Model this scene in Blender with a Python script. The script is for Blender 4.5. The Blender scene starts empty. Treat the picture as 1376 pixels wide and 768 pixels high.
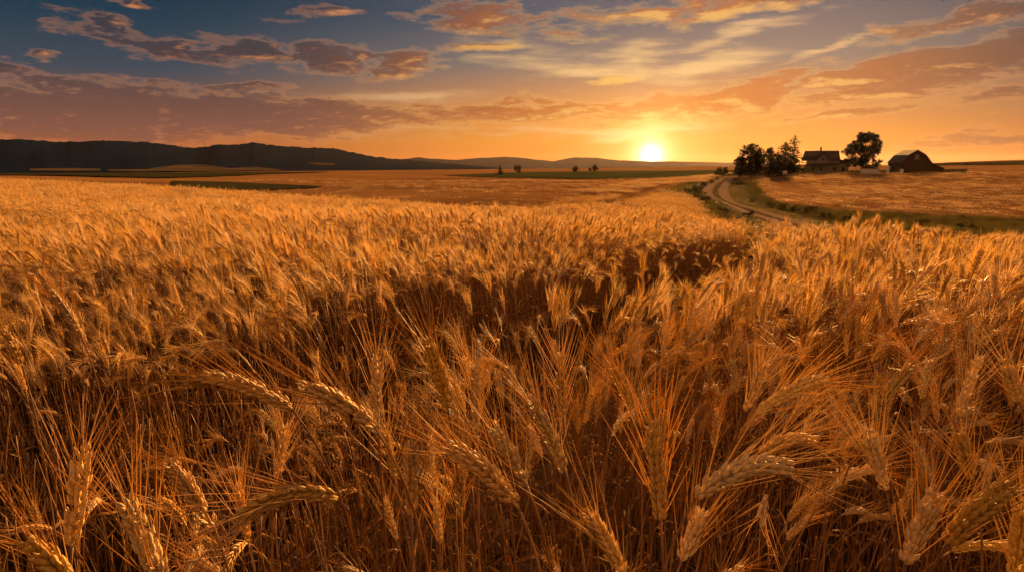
import bpy, math, random
import numpy as np
from mathutils import Vector, Matrix, Euler

rng = np.random.default_rng(7)
random.seed(7)
SC = bpy.context.scene
COL = SC.collection
R = math.radians

# ------------------------------------------------------------------ camera
CAM_Z = 1.45
PITCH = R(10.0)
F = 917.3                      # focal length in photograph pixels (24 mm lens)
CX, CY = 688.0, 384.0
cam_d = bpy.data.cameras.new('camera')
cam_d.lens = 24.0; cam_d.sensor_width = 36.0
cam_d.clip_start = 0.02; cam_d.clip_end = 40000
cam = bpy.data.objects.new('camera', cam_d); COL.objects.link(cam)
cam.location = (0, 0, CAM_Z); cam.rotation_euler = (R(90) - PITCH, 0, 0)
SC.camera = cam
cp, sp = math.cos(PITCH), math.sin(PITCH)

def ray(px, py):
    v = (px - CX) / F; w = (CY - py) / F
    return np.array([v, cp + sp * w, -sp + cp * w])

def at(px, py, depth):
    return np.array([0, 0, CAM_Z]) + depth * ray(px, py)

def project(P):
    P = np.asarray(P, float); d = P - np.array([0, 0, CAM_Z])
    x = d[..., 0]; y = d[..., 1] * cp - d[..., 2] * sp; z = d[..., 1] * sp + d[..., 2] * cp
    y = np.where(np.abs(y) < 1e-6, 1e-6, y)
    return CX + F * x / y, CY - F * z / y, y

def zy(r, y):                  # height that shows at picture row y when r metres away
    return CAM_Z + r * math.tan(math.atan((CY - y) / F) - PITCH)

def zt(r, y):                  # the same for the top of standing wheat
    return zy(r, y) - 0.97

# ------------------------------------------------------------------ terrain
COLS = {
    -200: [(1, 0), (6, .02), (30, zt(30, 245)), (80, zt(80, 236)), (125, -1.5), (400, zy(400, 234.5)), (900, zy(900, 231)), (1500, zy(1500, 231))],
    0:   [(1, 0), (6, .02), (25, zt(25, 248)), (75, zt(75, 237)), (120, -2.5), (400, zy(400, 235)), (900, zy(900, 231.5)), (1500, zy(1500, 231))],
    180: [(1, 0), (6, 0), (25, zt(25, 256)), (65, zt(65, 244)), (105, -4), (350, zy(350, 237.5)), (900, zy(900, 231.5)), (1500, zy(1500, 231))],
    350: [(1, 0), (6, 0), (22, zt(22, 267)), (50, zt(50, 255)), (85, -6), (150, zy(150, 253)), (350, zy(350, 241)), (600, zy(600, 234)), (900, zy(900, 231)), (1500, zy(1500, 230))],
    500: [(1, 0), (6, -.02), (18, zt(18, 279)), (38, zt(38, 266)), (70, -5), (110, zy(110, 262)), (170, zy(170, 251)), (300, zy(300, 244)), (420, zy(420, 239)), (650, zy(650, 232.5)), (900, zy(900, 231)), (1500, zy(1500, 229))],
    700: [(1, 0), (6, -.05), (14, zt(14, 292)), (30, zt(30, 277)), (62, -3.9), (90, zy(90, 264)), (130, zy(130, 257)), (210, zy(210, 248)), (300, zy(300, 242.5)), (420, zy(420, 238)), (620, zy(620, 231.5)), (900, zy(900, 229.5)), (1500, zy(1500, 227))],
    870: [(1, 0), (6, -.05), (12, zt(12, 296)), (22, zt(22, 281)), (45, zt(45, 268)), (85, zt(85, 257)), (150, zt(150, 248)), (250, zt(250, 241)), (400, zy(400, 236.5)), (600, zy(600, 230.5)), (900, zy(900, 228.5)), (1500, zy(1500, 225))],
    935: [(1, 0), (6, -.03), (11, zt(11, 299)), (20, zt(20, 288)), (50, zt(50, 273)), (90, zy(90, 264)), (130, zy(130, 257)), (200, zy(200, 245)), (260, zy(260, 240)), (400, zy(400, 235)), (600, zy(600, 230)), (900, zy(900, 227.5)), (1500, zy(1500, 224))],
    1000: [(1, 0), (6, 0), (10, zt(10, 296)), (20, zt(20, 294)), (40, -3.1), (62, zy(62, 292)), (90, zy(90, 281)), (125, zy(125, 267)), (170, zy(170, 253)), (215, zy(215, 241)), (245, zy(245, 235.5)), (320, zy(320, 231.5)), (600, zy(600, 228)), (1500, zy(1500, 223))],
    1150: [(1, 0), (6, .02), (10, zt(10, 302)), (22, -1.9), (45, -4.0), (70, zy(70, 301)), (90, zy(90, 289)), (130, zy(130, 268)), (180, zy(180, 249)), (240, zy(240, 233.6)), (300, zy(300, 230.5)), (500, zy(500, 226)), (1500, zy(1500, 222))],
    1290: [(1, 0), (6, .02), (9.5, zt(9.5, 311)), (20, -2.1), (40, -3.9), (65, zy(65, 307)), (90, zy(90, 290)), (130, zy(130, 267)), (180, zy(180, 247)), (240, zy(240, 232.0)), (320, zy(320, 226)), (480, zy(480, 222.8)), (800, zy(800, 218.5)), (1100, zy(1100, 222)), (1500, zy(1500, 224))],
    1376: [(1, 0), (6, .02), (9, zt(9, 317)), (20, -2.2), (40, -3.8), (62, zy(62, 309)), (90, zy(90, 290)), (130, zy(130, 266)), (180, zy(180, 246)), (250, zy(250, 230)), (340, zy(340, 224)), (480, zy(480, 221.5)), (800, zy(800, 216.5)), (1100, zy(1100, 221)), (1500, zy(1500, 224))],
    1560: [(1, 0), (6, .02), (9, zt(9, 322)), (20, -2.2), (40, -3.8), (62, zy(62, 309)), (90, zy(90, 290)), (130, zy(130, 265)), (180, zy(180, 245)), (250, zy(250, 228)), (340, zy(340, 221)), (480, zy(480, 220)), (800, zy(800, 215)), (1100, zy(1100, 220)), (1500, zy(1500, 224))],
}
R0, R1 = 0.3, 1500.0
NL = 400
LR = np.linspace(math.log(R0), math.log(R1), NL)

def pchip(x, y, xi):
    x = np.asarray(x, float); y = np.asarray(y, float); h = np.diff(x); d = np.diff(y) / h
    m = np.zeros_like(y)
    for i in range(1, len(x) - 1):
        if d[i - 1] * d[i] > 0:
            w1 = 2 * h[i] + h[i - 1]; w2 = h[i] + 2 * h[i - 1]
            m[i] = (w1 + w2) / (w1 / d[i - 1] + w2 / d[i])
    m[0] = d[0]; m[-1] = d[-1]
    k = np.clip(np.searchsorted(x, xi) - 1, 0, len(x) - 2)
    s = np.clip((xi - x[k]) / h[k], 0, 1); hh = h[k]
    return ((1 + 2 * s) * (1 - s) ** 2) * y[k] + s * (1 - s) ** 2 * hh * m[k] + s * s * (3 - 2 * s) * y[k + 1] + s * s * (s - 1) * hh * m[k + 1]

colx = sorted(COLS)
TX = np.array([(x - CX) / F * cp for x in colx])         # tan(azimuth) near the horizon
prof = []
for x in colx:
    rr = [math.log(R0)] + [math.log(p[0]) for p in COLS[x]]; zz = [0] + [p[1] for p in COLS[x]]
    prof.append(pchip(rr, zz, LR))
prof = np.array(prof)
# resample across azimuth once, finely
TG = np.linspace(TX[0], TX[-1], 500)
PG = np.array([pchip(TX, prof[:, j], TG) for j in range(NL)]).T      # (500, NL)
for _ in range(3):                                        # soften the columns' traces
    PG[1:-1] = (PG[:-2] + 2 * PG[1:-1] + PG[2:]) / 4
    PG[:, 1:-1] = (PG[:, :-2] + 2 * PG[:, 1:-1] + PG[:, 2:]) / 4

def hash2(ix, iy, s):
    n = (ix.astype(np.int64) * 374761393 + iy.astype(np.int64) * 668265263 + s * 1274126177) & 0x7fffffff
    n = ((n ^ (n >> 13)) * 1274126177) & 0x7fffffff
    return ((n ^ (n >> 16)) & 0xffff) / 65535.0

def noise2(x, y, s=0):
    x = np.asarray(x, float); y = np.asarray(y, float)
    ix = np.floor(x); iy = np.floor(y); fx = x - ix; fy = y - iy
    fx = fx * fx * (3 - 2 * fx); fy = fy * fy * (3 - 2 * fy)
    a = hash2(ix, iy, s); b = hash2(ix + 1, iy, s); c = hash2(ix, iy + 1, s); d = hash2(ix + 1, iy + 1, s)
    return (a * (1 - fx) + b * fx) * (1 - fy) + (c * (1 - fx) + d * fx) * fy

def fbm2(x, y, s=0, o=3):
    t = 0; a = .5; n = 0
    for k in range(o):
        t = t + a * noise2(np.asarray(x) * 2 ** k, np.asarray(y) * 2 ** k, s + k); n += a; a *= .5
    return t / n

# ridge lines of the two ranges of hills, by picture column
RIDGE_L = [(-300, 196), (-120, 193), (0, 195), (30, 194), (70, 196.5), (110, 196), (150, 194.3), (200, 195), (260, 201.5), (300, 197.5), (340, 195), (390, 199), (420, 200), (450, 201), (480, 207), (520, 213), (560, 216), (600, 219.5), (650, 224), (720, 232), (2000, 236)]
RIDGE_F = [(-300, 222), (400, 221), (530, 216), (562, 212), (600, 215), (615, 215), (640, 213), (680, 211), (705, 213), (743, 217), (772, 211.5), (800, 212.5), (835, 216), (870, 217), (920, 217.5), (970, 219), (1040, 220.5), (1200, 223), (1600, 226)]
RL, RF = 3200.0, 7000.0

def hills_h(t, r):
    px = t / cp * F + CX
    yl = np.interp(px, [p[0] for p in RIDGE_L], [p[1] for p in RIDGE_L])
    yf = np.interp(px, [p[0] for p in RIDGE_F], [p[1] for p in RIDGE_F])
    el = lambda y: np.tan(np.arctan((CY - y) / F) - PITCH)
    base = np.interp(t, TG, PG[:, -1])
    a = px * 40
    zl = CAM_Z + RL * el(yl) + (fbm2(px / 9, px * 0, 5) - .5) * 6 + (noise2(px / 1.7, px * 0, 9) - .5) * 4
    zf = CAM_Z + RF * el(yf) + (fbm2(px / 12, r / 700, 3) - .5) * 10
    low = np.minimum(base, -20) * 1.0
    sm = lambda x: np.clip(x, 0, 1) ** 2 * (3 - 2 * np.clip(x, 0, 1))
    # near range rises from 1500 to RL, sinks to 4300
    spur = (fbm2(px / 60, r / 1400, 21, 2) - .5) * .16
    u = sm((r - 1500) / (RL - 1500) + spur * sm((r - 1500) / 500) * sm((RL - r) / 500))
    z1 = base + (np.maximum(zl, base - 15) - base) * u
    z2 = np.where(r < RL, z1, zl + (low - zl) * sm((r - RL) / 1200))
    far = low + (zf - low) * sm((r - 4300) / (RF - 4300))
    far = np.where(r > RF, zf + (low - zf) * sm((r - RF) / 1500), far)
    return np.where(r < 4300, z2, far)

def height(x, y):
    x = np.asarray(x, float); y = np.asarray(y, float)
    r = np.hypot(x, y); az = np.arctan2(x, y)
    t = np.tan(np.clip(az, -R(46), R(46)))
    t = np.clip(t, TG[0], TG[-1])
    lr = np.clip(np.log(np.maximum(r, R0)), LR[0], LR[-1])
    it = np.clip((t - TG[0]) / (TG[1] - TG[0]), 0, len(TG) - 1.001); jr = np.clip((lr - LR[0]) / (LR[1] - LR[0]), 0, NL - 1.001)
    i = it.astype(int); j = jr.astype(int); a = it - i; b = jr - j
    z = PG[i, j] * (1 - a) * (1 - b) + PG[i + 1, j] * a * (1 - b) + PG[i, j + 1] * (1 - a) * b + PG[i + 1, j + 1] * a * b
    back = np.clip((np.abs(az) - R(50)) / R(70), 0, 1); back = back * back * (3 - 2 * back)
    z = z * (1 - back) + np.where(r < 8, 0, -.5) * back
    z = z + (fbm2(x / 75 + 9, y / 48 + 3, 12, 2) - .5) * 4.6 * np.clip((r - 90) / 80, 0, 1) * np.clip((560 - r) / 200, 0, 1) * np.clip((.16 - t) / .12, 0, 1)
    z = z + (fbm2(x / 18, y / 18, 2) - .5) * .5 * np.clip((r - 40) / 80, 0, 1) * np.clip((700 - r) / 300, 0, 1)
    return np.where(r > 1500, hills_h(t, r), z)

def ground_hit(px, py, rmin=22.0, rmax=8000):
    d = ray(px, py); hd = math.hypot(d[0], d[1])
    rs = np.exp(np.linspace(math.log(rmin), math.log(rmax), 2500))
    k = rs / hd
    z = CAM_Z + k * d[2]; h = height(k * d[0], k * d[1])
    below = np.nonzero(z <= h)[0]
    i = below[0] if len(below) else len(rs) - 1
    if len(below) == 0: i = int(np.argmin(z - h))
    if i > 0:
        a = (z - h)[i - 1]; b = (z - h)[i]; f = a / (a - b) if a > b else 0
        rr = rs[i - 1] + (rs[i] - rs[i - 1]) * min(max(f, 0), 1)
    else: rr = rs[0]
    x, y = rr / hd * d[0], rr / hd * d[1]
    return np.array([x, y, float(height(x, y))])

# ------------------------------------------------------------------ mesh helpers
class MB:
    def __init__(s): s.v = []; s.f = []; s.m = []; s.n = 0
    def add(s, V, Fc, mi=0):
        V = np.asarray(V, float)
        s.v.append(V); s.f += [tuple(int(i) + s.n for i in f) for f in Fc]; s.m += [mi] * len(Fc); s.n += len(V)
    def box(s, x0, x1, y0, y1, z0, z1, mi=0):
        V = [(x0, y0, z0), (x1, y0, z0), (x1, y1, z0), (x0, y1, z0), (x0, y0, z1), (x1, y0, z1), (x1, y1, z1), (x0, y1, z1)]
        s.add(V, [(3, 2, 1, 0), (4, 5, 6, 7), (0, 1, 5, 4), (1, 2, 6, 5), (2, 3, 7, 6), (3, 0, 4, 7)], mi)
    def prism(s, poly, y0, y1, mi=0):       # polygon in x,z pushed along y
        n = len(poly); V = [(p[0], y0, p[1]) for p in poly] + [(p[0], y1, p[1]) for p in poly]
        s.add(V, [tuple(range(n)), tuple(range(2 * n - 1, n - 1, -1))] + [(i, i + n, (i + 1) % n + n, (i + 1) % n) for i in range(n)], mi)
    def tube(s, P, rad, k=6, mi=0, cap=True):
        V, Fc = tube(P, rad, k, cap); s.add(V, Fc, mi)
    def mesh(s, name, mats, smooth=True):
        me = bpy.data.meshes.new(name)
        V = np.concatenate(s.v) if s.v else np.zeros((0, 3))
        me.from_pydata(V.tolist(), [], s.f)
        for m in mats: me.materials.append(m)
        if len(mats) > 1: me.polygons.foreach_set('material_index', s.m)
        if smooth: me.polygons.foreach_set('use_smooth', [True] * len(me.polygons))
        me.update(); return me

def frames(P):
    P = np.asarray(P, float); T = np.gradient(P, axis=0); T /= np.linalg.norm(T, axis=1)[:, None] + 1e-12
    a = np.array([1., 0, 0]) if abs(T[0][0]) < .9 else np.array([0, 1., 0])
    X = np.zeros_like(P); X[0] = np.cross(np.cross(T[0], a), T[0]); X[0] /= np.linalg.norm(X[0])
    for i in range(1, len(P)):
        x = X[i - 1] - T[i] * np.dot(X[i - 1], T[i]); X[i] = x / (np.linalg.norm(x) + 1e-12)
    return T, X, np.cross(T, X)

def tube(P, rad, k=6, cap=True):
    P = np.asarray(P, float); n = len(P); rad = np.broadcast_to(np.asarray(rad, float), (n,))
    T, X, Y = frames(P)
    an = np.arange(k) * 2 * math.pi / k
    V = (P[:, None] + rad[:, None, None] * (np.cos(an)[None, :, None] * X[:, None] + np.sin(an)[None, :, None] * Y[:, None])).reshape(-1, 3)
    Fc = [(i * k + j, i * k + (j + 1) % k, (i + 1) * k + (j + 1) % k, (i + 1) * k + j) for i in range(n - 1) for j in range(k)]
    if cap and k > 2: Fc += [tuple(range(k - 1, -1, -1)), tuple((n - 1) * k + j for j in range(k))]
    return V, Fc

def obj(name, me, parent=None, loc=None):
    o = bpy.data.objects.new(name, me); COL.objects.link(o)
    if parent is not None: o.parent = parent
    if loc is not None: o.location = loc
    return o

def empty(name, loc, rot=(0, 0, 0), scale=1.0):
    o = bpy.data.objects.new(name, None); COL.objects.link(o)
    o.location = loc; o.rotation_euler = rot; o.scale = (scale,) * 3
    o.empty_display_size = .1
    return o

def tag(o, label=None, cat=None, group=None, kind=None):
    if label: o['label'] = label
    if cat: o['category'] = cat
    if group: o['group'] = group
    if kind: o['kind'] = kind
    return o

# ------------------------------------------------------------------ node helper
class S:                                     # a socket with arithmetic
    def __init__(s, nt, sock): s.nt = nt; s.s = sock
    def op(s, o, *a, clamp=False):
        n = s.nt.nodes.new('ShaderNodeMath'); n.operation = o; n.use_clamp = clamp
        for i, q in enumerate((s,) + a):
            if isinstance(q, S): s.nt.links.new(q.s, n.inputs[i])
            else: n.inputs[i].default_value = q
        return S(s.nt, n.outputs[0])
    def __add__(s, b): return s.op('ADD', b)
    def __sub__(s, b): return s.op('SUBTRACT', b)
    def __mul__(s, b): return s.op('MULTIPLY', b)
    def __truediv__(s, b): return s.op('DIVIDE', b)
    def smooth(s, lo, hi):
        n = s.nt.nodes.new('ShaderNodeMapRange'); n.interpolation_type = 'SMOOTHSTEP'
        s.nt.links.new(s.s, n.inputs[0]); n.inputs[1].default_value = lo; n.inputs[2].default_value = hi
        return S(s.nt, n.outputs[0])

def mixc(nt, fac, a, b, mode='MIX'):
    n = nt.nodes.new('ShaderNodeMix'); n.data_type = 'RGBA'; n.blend_type = mode; n.clamp_factor = True
    for sock, q in ((n.inputs[0], fac), (n.inputs[6], a), (n.inputs[7], b)):
        if isinstance(q, S): nt.links.new(q.s, sock)
        elif isinstance(q, (int, float)): sock.default_value = q
        else: sock.default_value = (*q, 1) if len(q) == 3 else q
    return S(nt, n.outputs[2])

def ramp(nt, fac, stops):
    n = nt.nodes.new('ShaderNodeValToRGB'); nt.links.new(fac.s, n.inputs[0])
    e = n.color_ramp.elements
    while len(e) < len(stops): e.new(0.5)
    for k, (p, c) in zip(e, stops): k.position = p; k.color = (*c, 1)
    return S(nt, n.outputs[0])

def lin(c):                                  # sRGB 0-255 -> linear
    return tuple(((v / 255) / 12.92 if v / 255 <= .04045 else ((v / 255 + .055) / 1.055) ** 2.4) for v in c)

def noise_node(nt, vec, scale, detail=4, rough=.55, dim='3D', out='Fac'):
    n = nt.nodes.new('ShaderNodeTexNoise'); n.noise_dimensions = dim
    if vec is not None: nt.links.new(vec.s, n.inputs['Vector'])
    n.inputs['Scale'].default_value = scale; n.inputs['Detail'].default_value = detail; n.inputs['Roughness'].default_value = rough
    return S(nt, n.outputs[out])

def new_mat(name):
    m = bpy.data.materials.new(name); m.use_nodes = True; nt = m.node_tree
    b = nt.nodes['Principled BSDF']; return m, nt, b

def surf(name, c1, c2, scale=4, rough=.8, bump=0.0, detail=5, spec=.2, coords='Object', trans=0.0, rand=0.0, stretch=None, bscale=None, fwd=0.0):
    """Two colours mixed by noise, per-instance variation, optional translucency and bump."""
    m, nt, b = new_mat(name)
    tc = nt.nodes.new('ShaderNodeTexCoord')
    if coords == 'World':
        g = nt.nodes.new('ShaderNodeNewGeometry'); vec = S(nt, g.outputs['Position'])
    else: vec = S(nt, tc.outputs[coords])
    if stretch:
        mp = nt.nodes.new('ShaderNodeMapping'); nt.links.new(vec.s, mp.inputs[0]); mp.inputs['Scale'].default_value = stretch; vec = S(nt, mp.outputs[0])
    n = noise_node(nt, vec, scale, detail)
    col = mixc(nt, n.smooth(.3, .7), c1, c2)
    if rand:
        oi = nt.nodes.new('ShaderNodeObjectInfo'); rnd = S(nt, oi.outputs['Random'])
        h = nt.nodes.new('ShaderNodeHueSaturation'); nt.links.new(col.s, h.inputs['Color'])
        nt.links.new((rnd * (2 * rand) + (1 - rand)).s, h.inputs['Value'])
        r2 = (rnd * 37.7).op('FRACT'); nt.links.new((r2 * .012 + .495).s, h.inputs['Hue']); nt.links.new(((rnd * 91.3).op('FRACT') * .35 + .80).s, h.inputs['Saturation'])
        col = S(nt, h.outputs[0])
    nt.links.new(col.s, b.inputs['Base Color']); b.inputs['Roughness'].default_value = rough
    b.inputs['Specular IOR Level'].default_value = spec
    if bump:
        n2 = noise_node(nt, vec, bscale or scale * 4, 4); bp = nt.nodes.new('ShaderNodeBump')
        bp.inputs['Strength'].default_value = min(bump, 1); bp.inputs['Distance'].default_value = bump
        nt.links.new(n2.s, bp.inputs['Height']); nt.links.new(bp.outputs[0], b.inputs['Normal'])
    if trans:
        t = nt.nodes.new('ShaderNodeBsdfTranslucent'); nt.links.new(col.s, t.inputs[0])
        mx = nt.nodes.new('ShaderNodeMixShader'); mx.inputs[0].default_value = trans
        nt.links.new(b.outputs[0], mx.inputs[1]); nt.links.new(t.outputs[0], mx.inputs[2])
        last = mx
        if fwd:
            rf = nt.nodes.new('ShaderNodeBsdfRefraction'); rf.inputs['Roughness'].default_value = .62; rf.inputs['IOR'].default_value = 1.12
            nt.links.new(col.s, rf.inputs['Color']); last = nt.nodes.new('ShaderNodeMixShader'); last.inputs[0].default_value = fwd
            nt.links.new(mx.outputs[0], last.inputs[1]); nt.links.new(rf.outputs[0], last.inputs[2])
        nt.links.new(last.outputs[0], nt.nodes['Material Output'].inputs[0])
    return m

M = {}
M['ear'] = surf('wheat_ear_grain', (.60, .37, .115), (.84, .60, .25), 260, .55, .0, 3, .3, trans=.07, rand=.28)
M['awn'] = surf('wheat_awn', (.64, .40, .14), (.76, .50, .19), 30, .45, 0, 1, .4, trans=.52, rand=.22, fwd=.16)
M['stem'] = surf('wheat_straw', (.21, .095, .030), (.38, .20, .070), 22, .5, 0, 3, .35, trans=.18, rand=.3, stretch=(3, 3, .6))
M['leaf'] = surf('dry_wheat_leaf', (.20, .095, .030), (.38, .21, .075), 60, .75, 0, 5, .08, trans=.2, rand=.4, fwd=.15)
M['soil'] = surf('field_ground', (.16, .080, .032), (.28, .150, .062), .035, .95, .25, 8, .0, 'World', bscale=.8, stretch=(.35, 1, 1))
M['hill'] = surf('forested_hill', (.002, .009, .030), (.004, .014, .038), .012, .95, 0, 8, .0, 'World')  # blue of the distant air put into the hill colour
M['green'] = surf('green_crop', (.035, .045, .014), (.060, .066, .022), .03, .95, .1, 6, .0, 'World', bscale=1.0)
M['dgreen'] = surf('dark_green_crop', (.028, .029, .014), (.046, .043, .020), .02, .95, 0, 6, .0, 'World')
M['tan'] = surf('stubble', (.055, .042, .03), (.095, .068, .044), .01, .95, 0, 6, .0, 'World')
M['verge'] = surf('verge_turf', (.07, .062, .018), (.16, .115, .035), .25, .95, .3, 7, .0, 'World', bscale=3)
M['lawn'] = surf('farmyard_lawn', (.020, .024, .010), (.045, .045, .018), .2, .95, .2, 6, .0, 'World', bscale=3)
M['blade'] = surf('grass_blade', (.045, .050, .013), (.12, .09, .028), 6, .6, 0, 2, .2, trans=.4, rand=.4)
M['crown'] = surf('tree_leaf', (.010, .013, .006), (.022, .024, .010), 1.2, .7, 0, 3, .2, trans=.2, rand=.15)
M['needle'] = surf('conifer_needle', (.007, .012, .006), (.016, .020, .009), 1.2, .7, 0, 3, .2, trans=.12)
M['bark'] = surf('bark', (.05, .035, .025), (.10, .07, .05), 6, .9, .02, 5, .1, stretch=(4, 4, 1))
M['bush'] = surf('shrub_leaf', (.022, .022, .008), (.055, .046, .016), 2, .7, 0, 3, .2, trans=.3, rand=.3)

# ------------------------------------------------------------------ setting: ground and hills
def polar_sheet(name, radii, mat, mat2=None):
    az = np.concatenate([np.arange(-52, 52.001, .2), np.arange(54, 307, 3.0)])
    A, RR = np.meshgrid(np.radians(az), radii)
    X = RR * np.sin(A); Y = RR * np.cos(A); Z = height(X, Y)
    n = len(az); k = len(radii)
    V = np.stack([X, Y, Z], -1).reshape(-1, 3)
    i, j = np.meshgrid(np.arange(k - 1), np.arange(n), indexing='ij'); jn = (j + 1) % n
    Q = np.stack([i * n + j, (i + 1) * n + j, (i + 1) * n + jn, i * n + jn], -1).reshape(-1, 4)
    me = bpy.data.meshes.new(name)
    me.vertices.add(len(V)); me.vertices.foreach_set('co', V.ravel())
    me.loops.add(Q.size); me.loops.foreach_set('vertex_index', Q.ravel()[::1])
    me.polygons.add(len(Q)); me.polygons.foreach_set('loop_start', np.arange(len(Q)) * 4)
    me.update(calc_edges=True); me.validate()
    me.polygons.foreach_set('use_smooth', [True] * len(me.polygons))
    me.materials.append(mat)
    if mat2 is not None:
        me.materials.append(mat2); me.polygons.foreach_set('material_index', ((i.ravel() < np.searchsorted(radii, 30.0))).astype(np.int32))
    return obj(name, me)

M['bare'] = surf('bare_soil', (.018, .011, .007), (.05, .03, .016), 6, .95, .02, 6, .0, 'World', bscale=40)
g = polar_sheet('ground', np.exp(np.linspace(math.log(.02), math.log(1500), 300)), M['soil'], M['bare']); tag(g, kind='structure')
g2 = polar_sheet('hills', np.concatenate([np.linspace(1500, 4300, 110), np.linspace(4320, 9500, 70)]), M['hill']); tag(g2, kind='structure')

def drape(name, top, bottom, mat, nx=60, ny=10, lift=.06, rmin=22.0, kind='structure'):
    """A field laid over the terrain between two boundary lines."""
    xs = np.linspace(top[0][0], top[-1][0], nx); V = []
    tx, ty = zip(*top); bx, by = zip(*bottom)
    for j in range(ny):
        f = j / (ny - 1)
        for x in xs:
            y = np.interp(x, tx, ty) * (1 - f) + np.interp(x, bx, by) * f
            p = ground_hit(x, y, rmin); p[2] += lift; V.append(p)
    Fc = [(j * nx + i, (j + 1) * nx + i, (j + 1) * nx + i + 1, j * nx + i + 1) for j in range(ny - 1) for i in range(nx - 1)]
    mb = MB(); mb.add(V, Fc); o = obj(name, mb.mesh(name, [mat])); tag(o, kind=kind); return o

drape('green_field', [(600, 236.3), (690, 232.2), (800, 230.6), (960, 229.6), (990, 229.4)], [(600, 236.8), (690, 239), (780, 240.8), (900, 239.3), (990, 236.5)], M['green'], 80, 10, .35, 150)
drape('dark_green_field', [(-120, 232.6), (60, 233.2), (200, 232.8), (330, 231.8), (440, 231.4)], [(-120, 235), (60, 236.5), (215, 240), (290, 238), (360, 234.5), (440, 232)], M['dgreen'], 80, 10, .5, 130)
drape('dark_strip_field', [(232, 243.5), (300, 245), (360, 248), (432, 251.5)], [(232, 252), (300, 255), (360, 256.5), (432, 253)], M['dgreen'], 50, 8, .25, 75)
drape('pale_field', [(40, 227.8), (90, 226.8), (135, 227.8)], [(40, 230.3), (90, 231), (135, 230.6)], M['tan'], 40, 8, 1.5, 1450)
drape('pale_field', [(145, 229), (190, 228.2), (215, 228.6)], [(145, 231), (190, 231.5), (215, 231)], M['tan'], 40, 8, 1.5, 1450)
drape('pale_field', [(200, 227.5), (240, 222.5), (275, 222), (310, 227), (345, 225), (380, 229.5)], [(200, 230.5), (240, 231.2), (275, 231), (310, 230.4), (345, 230), (380, 231)], M['tan'], 60, 8, 1.5, 1450)
drape('pale_field', [(414, 219.6), (430, 219.2), (450, 221)], [(414, 221), (430, 222.4), (450, 222.4)], M['tan'], 30, 6, 1.5, 1450)
drape('far_crop_field', [(1245, 221.6), (1290, 219.4), (1376, 217.2), (1450, 216)], [(1245, 222.8), (1290, 222.6), (1376, 221.8), (1450, 221.5)], M['dgreen'], 50, 6, .5, 420)

# road: two pale wheel tracks and a grassier middle, draped on the ground
road_px = [(1006, 233.8), (990, 236.2), (980, 238.8), (973, 243.5), (965, 250), (961.5, 257), (963.5, 264.5), (972, 271), (990, 278.7), (1010, 285.4), (1030, 291.6), (1046, 296.5)]
road_pts = np.array([ground_hit(x, y, 45) for x, y in road_px])
ext = road_pts[-1] + np.outer([12, 26, 45], (road_pts[-1] - road_pts[-2]) / np.linalg.norm((road_pts[-1] - road_pts[-2])[:2]))
road_pts = np.vstack([road_pts, ext])
def resample(P, n):
    d = np.concatenate([[0], np.cumsum(np.linalg.norm(np.diff(P[:, :2], axis=0), axis=1))])
    u = np.linspace(0, d[-1], n)
    return np.stack([pchip(d, P[:, k], u) for k in range(2)], -1)
RC = resample(road_pts, 140)
def strip(name, C, offs, mat, lift):
    T = np.gradient(C, axis=0); T /= np.linalg.norm(T, axis=1)[:, None]; N = np.stack([T[:, 1], -T[:, 0]], -1)
    V = []
    for i in range(len(C)):
        for o in offs:
            w = o + (noise2(i * .2, o * 3, 40) - .5) * .4 * (1 if o in (offs[0], offs[-1]) else .2)
            x, y = C[i] + N[i] * w; V.append((x, y, float(height(x, y)) + lift))
    k = len(offs)
    Fc = [(i * k + j, (i + 1) * k + j, (i + 1) * k + j + 1, i * k + j + 1) for i in range(len(C) - 1) for j in range(k - 1)]
    mb = MB(); mb.add(V, Fc); return obj(name, mb.mesh(name, [mat]))
M['dirt'] = surf('dirt_road', (.15, .108, .082), (.23, .17, .13), .5, .95, .15, 7, .0, 'World', bscale=5)
M['ruts'] = surf('road_middle', (.06, .045, .02), (.12, .085, .045), .8, .95, .2, 6, .0, 'World', bscale=5)
tag(strip('dirt_road', RC, [-2.5, -1.3, 0, 1.3, 2.5], M['dirt'], .16), kind='structure')
tag(strip('road_middle', RC, [-.62, 0, .62], M['ruts'], .19), kind='structure')

VERGE = [(1012, 232), (985, 236.5), (955, 246), (937, 257), (935, 267), (945, 276), (965, 285), (1000, 293.5), (1060, 302), (1150, 312), (1376, 330), (1500, 330), (1500, 300), (1376, 299), (1300, 296), (1200, 291), (1130, 286), (1080, 281), (1030, 275), (1002, 263), (989, 251), (993, 241), (1020, 235)]
FARM = [(986, 237), (990, 228), (1300, 224), (1300, 232.5), (1200, 233.5), (1060, 236)]
def inpoly(px, py, poly):
    px = np.asarray(px); py = np.asarray(py); c = np.zeros(px.shape, bool); n = len(poly)
    for i in range(n):
        x0, y0 = poly[i]; x1, y1 = poly[(i + 1) % n]
        if y0 == y1: continue
        c ^= ((y0 > py) != (y1 > py)) & (px < (x1 - x0) * (py - y0) / (y1 - y0) + x0)
    return c

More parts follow.
